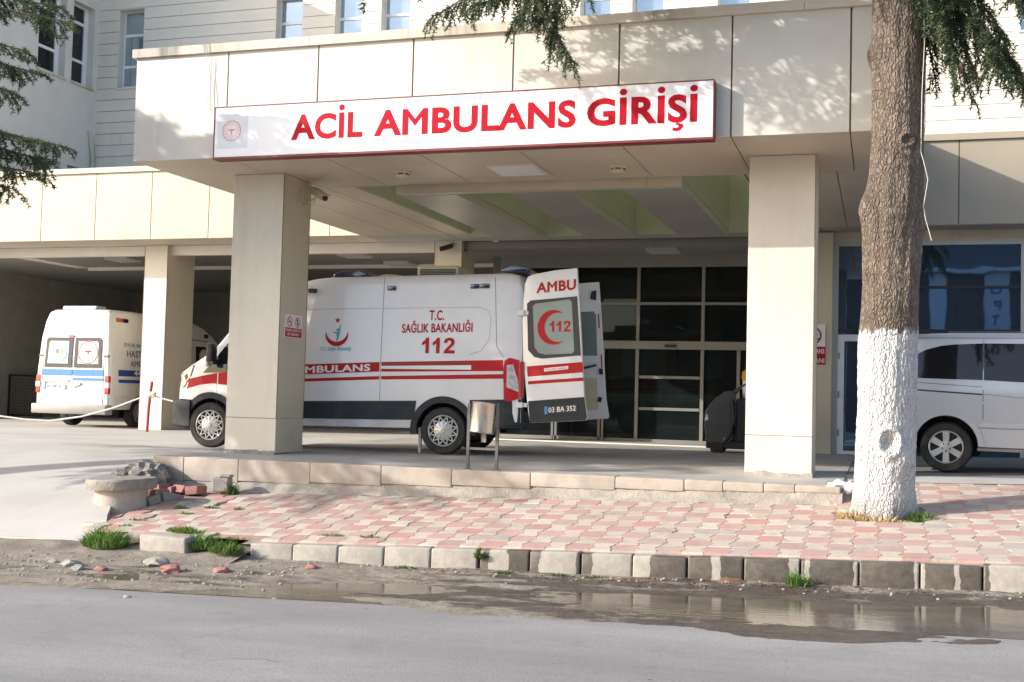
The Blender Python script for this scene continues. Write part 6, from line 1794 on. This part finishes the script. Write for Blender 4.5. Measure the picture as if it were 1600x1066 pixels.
grass('grass_tuft', -8.05, 10.95, -.82, .24, .17, .30, 520, 'grass', 'wide bright green grass tuft left of the loose kerb block', gg)
grass('grass_tuft', -6.95, 11.05, -.78, .20, .13, .25, 360, 'grass', 'green grass tuft right of the loose kerb block', gg)
grass('grass_tuft', -6.50, 10.86, -.78, .20, .11, .18, 320, 'weed', 'darker grass tuft against the end of the kerb', gg)
grass('grass_tuft', -7.30, 11.32, -.66, .20, .07, .10, 260, 'grass', 'low grass patch on the pavers behind the loose kerb block', gg)
grass('grass_tuft', -8.02, 13.44, -.44, .11, .08, .24, 0+240, 'weed', 'leafy green weed growing against the platform bed', gg)
grass('grass_tuft', -.69, 10.84, -.735, .085, .06, .24, 260, 'grass', 'upright green tuft in the gutter under the wet kerb', gg, .35)
grass('grass_tuft', -3.73, 10.94, -.66, .045, .03, .10, 110, 'weed', 'small weed hanging over the kerb face', gg)
grass('grass_tuft', .40, 12.95, -.27, .15, .12, .17, 420, 'weed', 'dark bushy weed at the right foot of the whitewashed trunk', gg)
grass('dry_grass', -.24, 12.90, -.28, .20, .15, .17, 420, 'dry', 'dry straw coloured grass at the left foot of the whitewashed trunk', gg, .9, .005)
grass('dry_grass', .03, 12.76, -.27, .28, .07, .09, 260, 'dry', 'flattened dry grass along the front of the trunk', gg, 1.3, .005)
grass('dry_grass', -6.62, 11.22, -.68, .20, .06, .07, 160, 'dry', 'dry grass behind the darker tuft at the pavement edge', gg, 1.3, .005)
jt = 'sprigs of grass in the paver joints'
for k, (x, y, w, lb) in enumerate(((-5.55, 11.38, .16, 'sprig in the pavers behind the first kerb stones, left one'), (-5.10, 11.36, .13, 'sprig in the pavers behind the first kerb stones, right one'), (-8.15, 12.55, .10, 'sprig in the pavers right of the manhole foot'), (-7.75, 12.6, .11, 'sprig farther right of the manhole, upper one'), (-7.85, 12.25, .12, 'sprig farther right of the manhole, lower one'), (-8.25, 11.85, .13, 'sprig in the pavers below the manhole'), (-8.2, 11.55, .11, 'sprig in the pavers above the wide grass tuft'), (-7.35, 12.55, .07, 'tiny sprig between pavers left of the platform weed'))):
    grass('grass_sprig', x, y, zwalk(x, y)-.005, w, .03, .055, 90, 'grass', lb, jt, .8, .005)
gw = 'low weeds in the gutter'
for k, (x, y, lb) in enumerate(((-3.42, 10.80, 'low weed in the gutter right of the hanging kerb weed'), (-2.86, 10.80, 'low weed in the gutter under the dry kerb patch'), (-2.55, 10.82, 'low grey green weed under the narrow wet kerb patch'), (-4.45, 10.80, 'flat dull weed at the foot of the fourth kerb stone'))):
    grass('gutter_weed', x, y, zgut(x, y)-.005, .11, .05, .055, 110, 'weed', lb, gw, 1.2, .008)
# dead leaves and chips, too many to count
mb = MB()
def flake(x, y, z, s):
    a = U(0, 6.28); c, d = math.cos(a)*s, math.sin(a)*s; t1, t2_ = U(-.4, .4)*s, U(-.4, .4)*s
    mb.add([(x-c, y-d, z+abs(t1)+.002), (x+d*.5, y-c*.5, z+.004), (x+c, y+d, z+abs(t2_)+.002), (x-d*.5, y+c*.5, z+.006)], [(0, 1, 2, 3)])
for _ in range(430):
    x = rnd.choice((rnd.gauss(-3.9, .35), rnd.gauss(-.5, .45), rnd.gauss(-1.6, .8), rnd.gauss(-2.4, .5), U(-7, 2))); y = YK-abs(rnd.gauss(.12, .16))-.03
    flake(x, y, zgut(x, y), U(.012, .032))
for _ in range(70):
    x = U(-9, 4); y = U(8.6, 10.9); flake(x, y, zgut(x, y)+.004, U(.008, .02))
tag(mb.build('leaf_litter', M['leaf'], recalc=False), 'brown leaf litter strewn along the kerb', 'leaves', kind='stuff')
mb = MB()
for _ in range(420):
    x = U(-9.3, -5.2) if U(0, 1) < .7 else U(-5, 3); y = U(9.2, 10.9) if x < -5 else YK-abs(rnd.gauss(.1, .2))-.03; s = U(.006, .022)
    mb.blob((x, y, zgut(x, y)+s*.3), (s, s*U(.6, 1), s*.6), U(0, 50), .4, 1)
tag(mb.build('gravel', M['stone'], recalc=False), 'loose gravel and grit along the gutter', 'gravel', kind='stuff')
# lump of soil with leaves against the wet kerb
mb = MB(); mb.blob((-1.28, 10.89, -.745), (.16, .07, .06), 71, .8, 3)
tag(mb.build('soil_heap', M['leaf'], smooth=True), 'small brown heap of leaf soil against the wet kerb', 'soil')
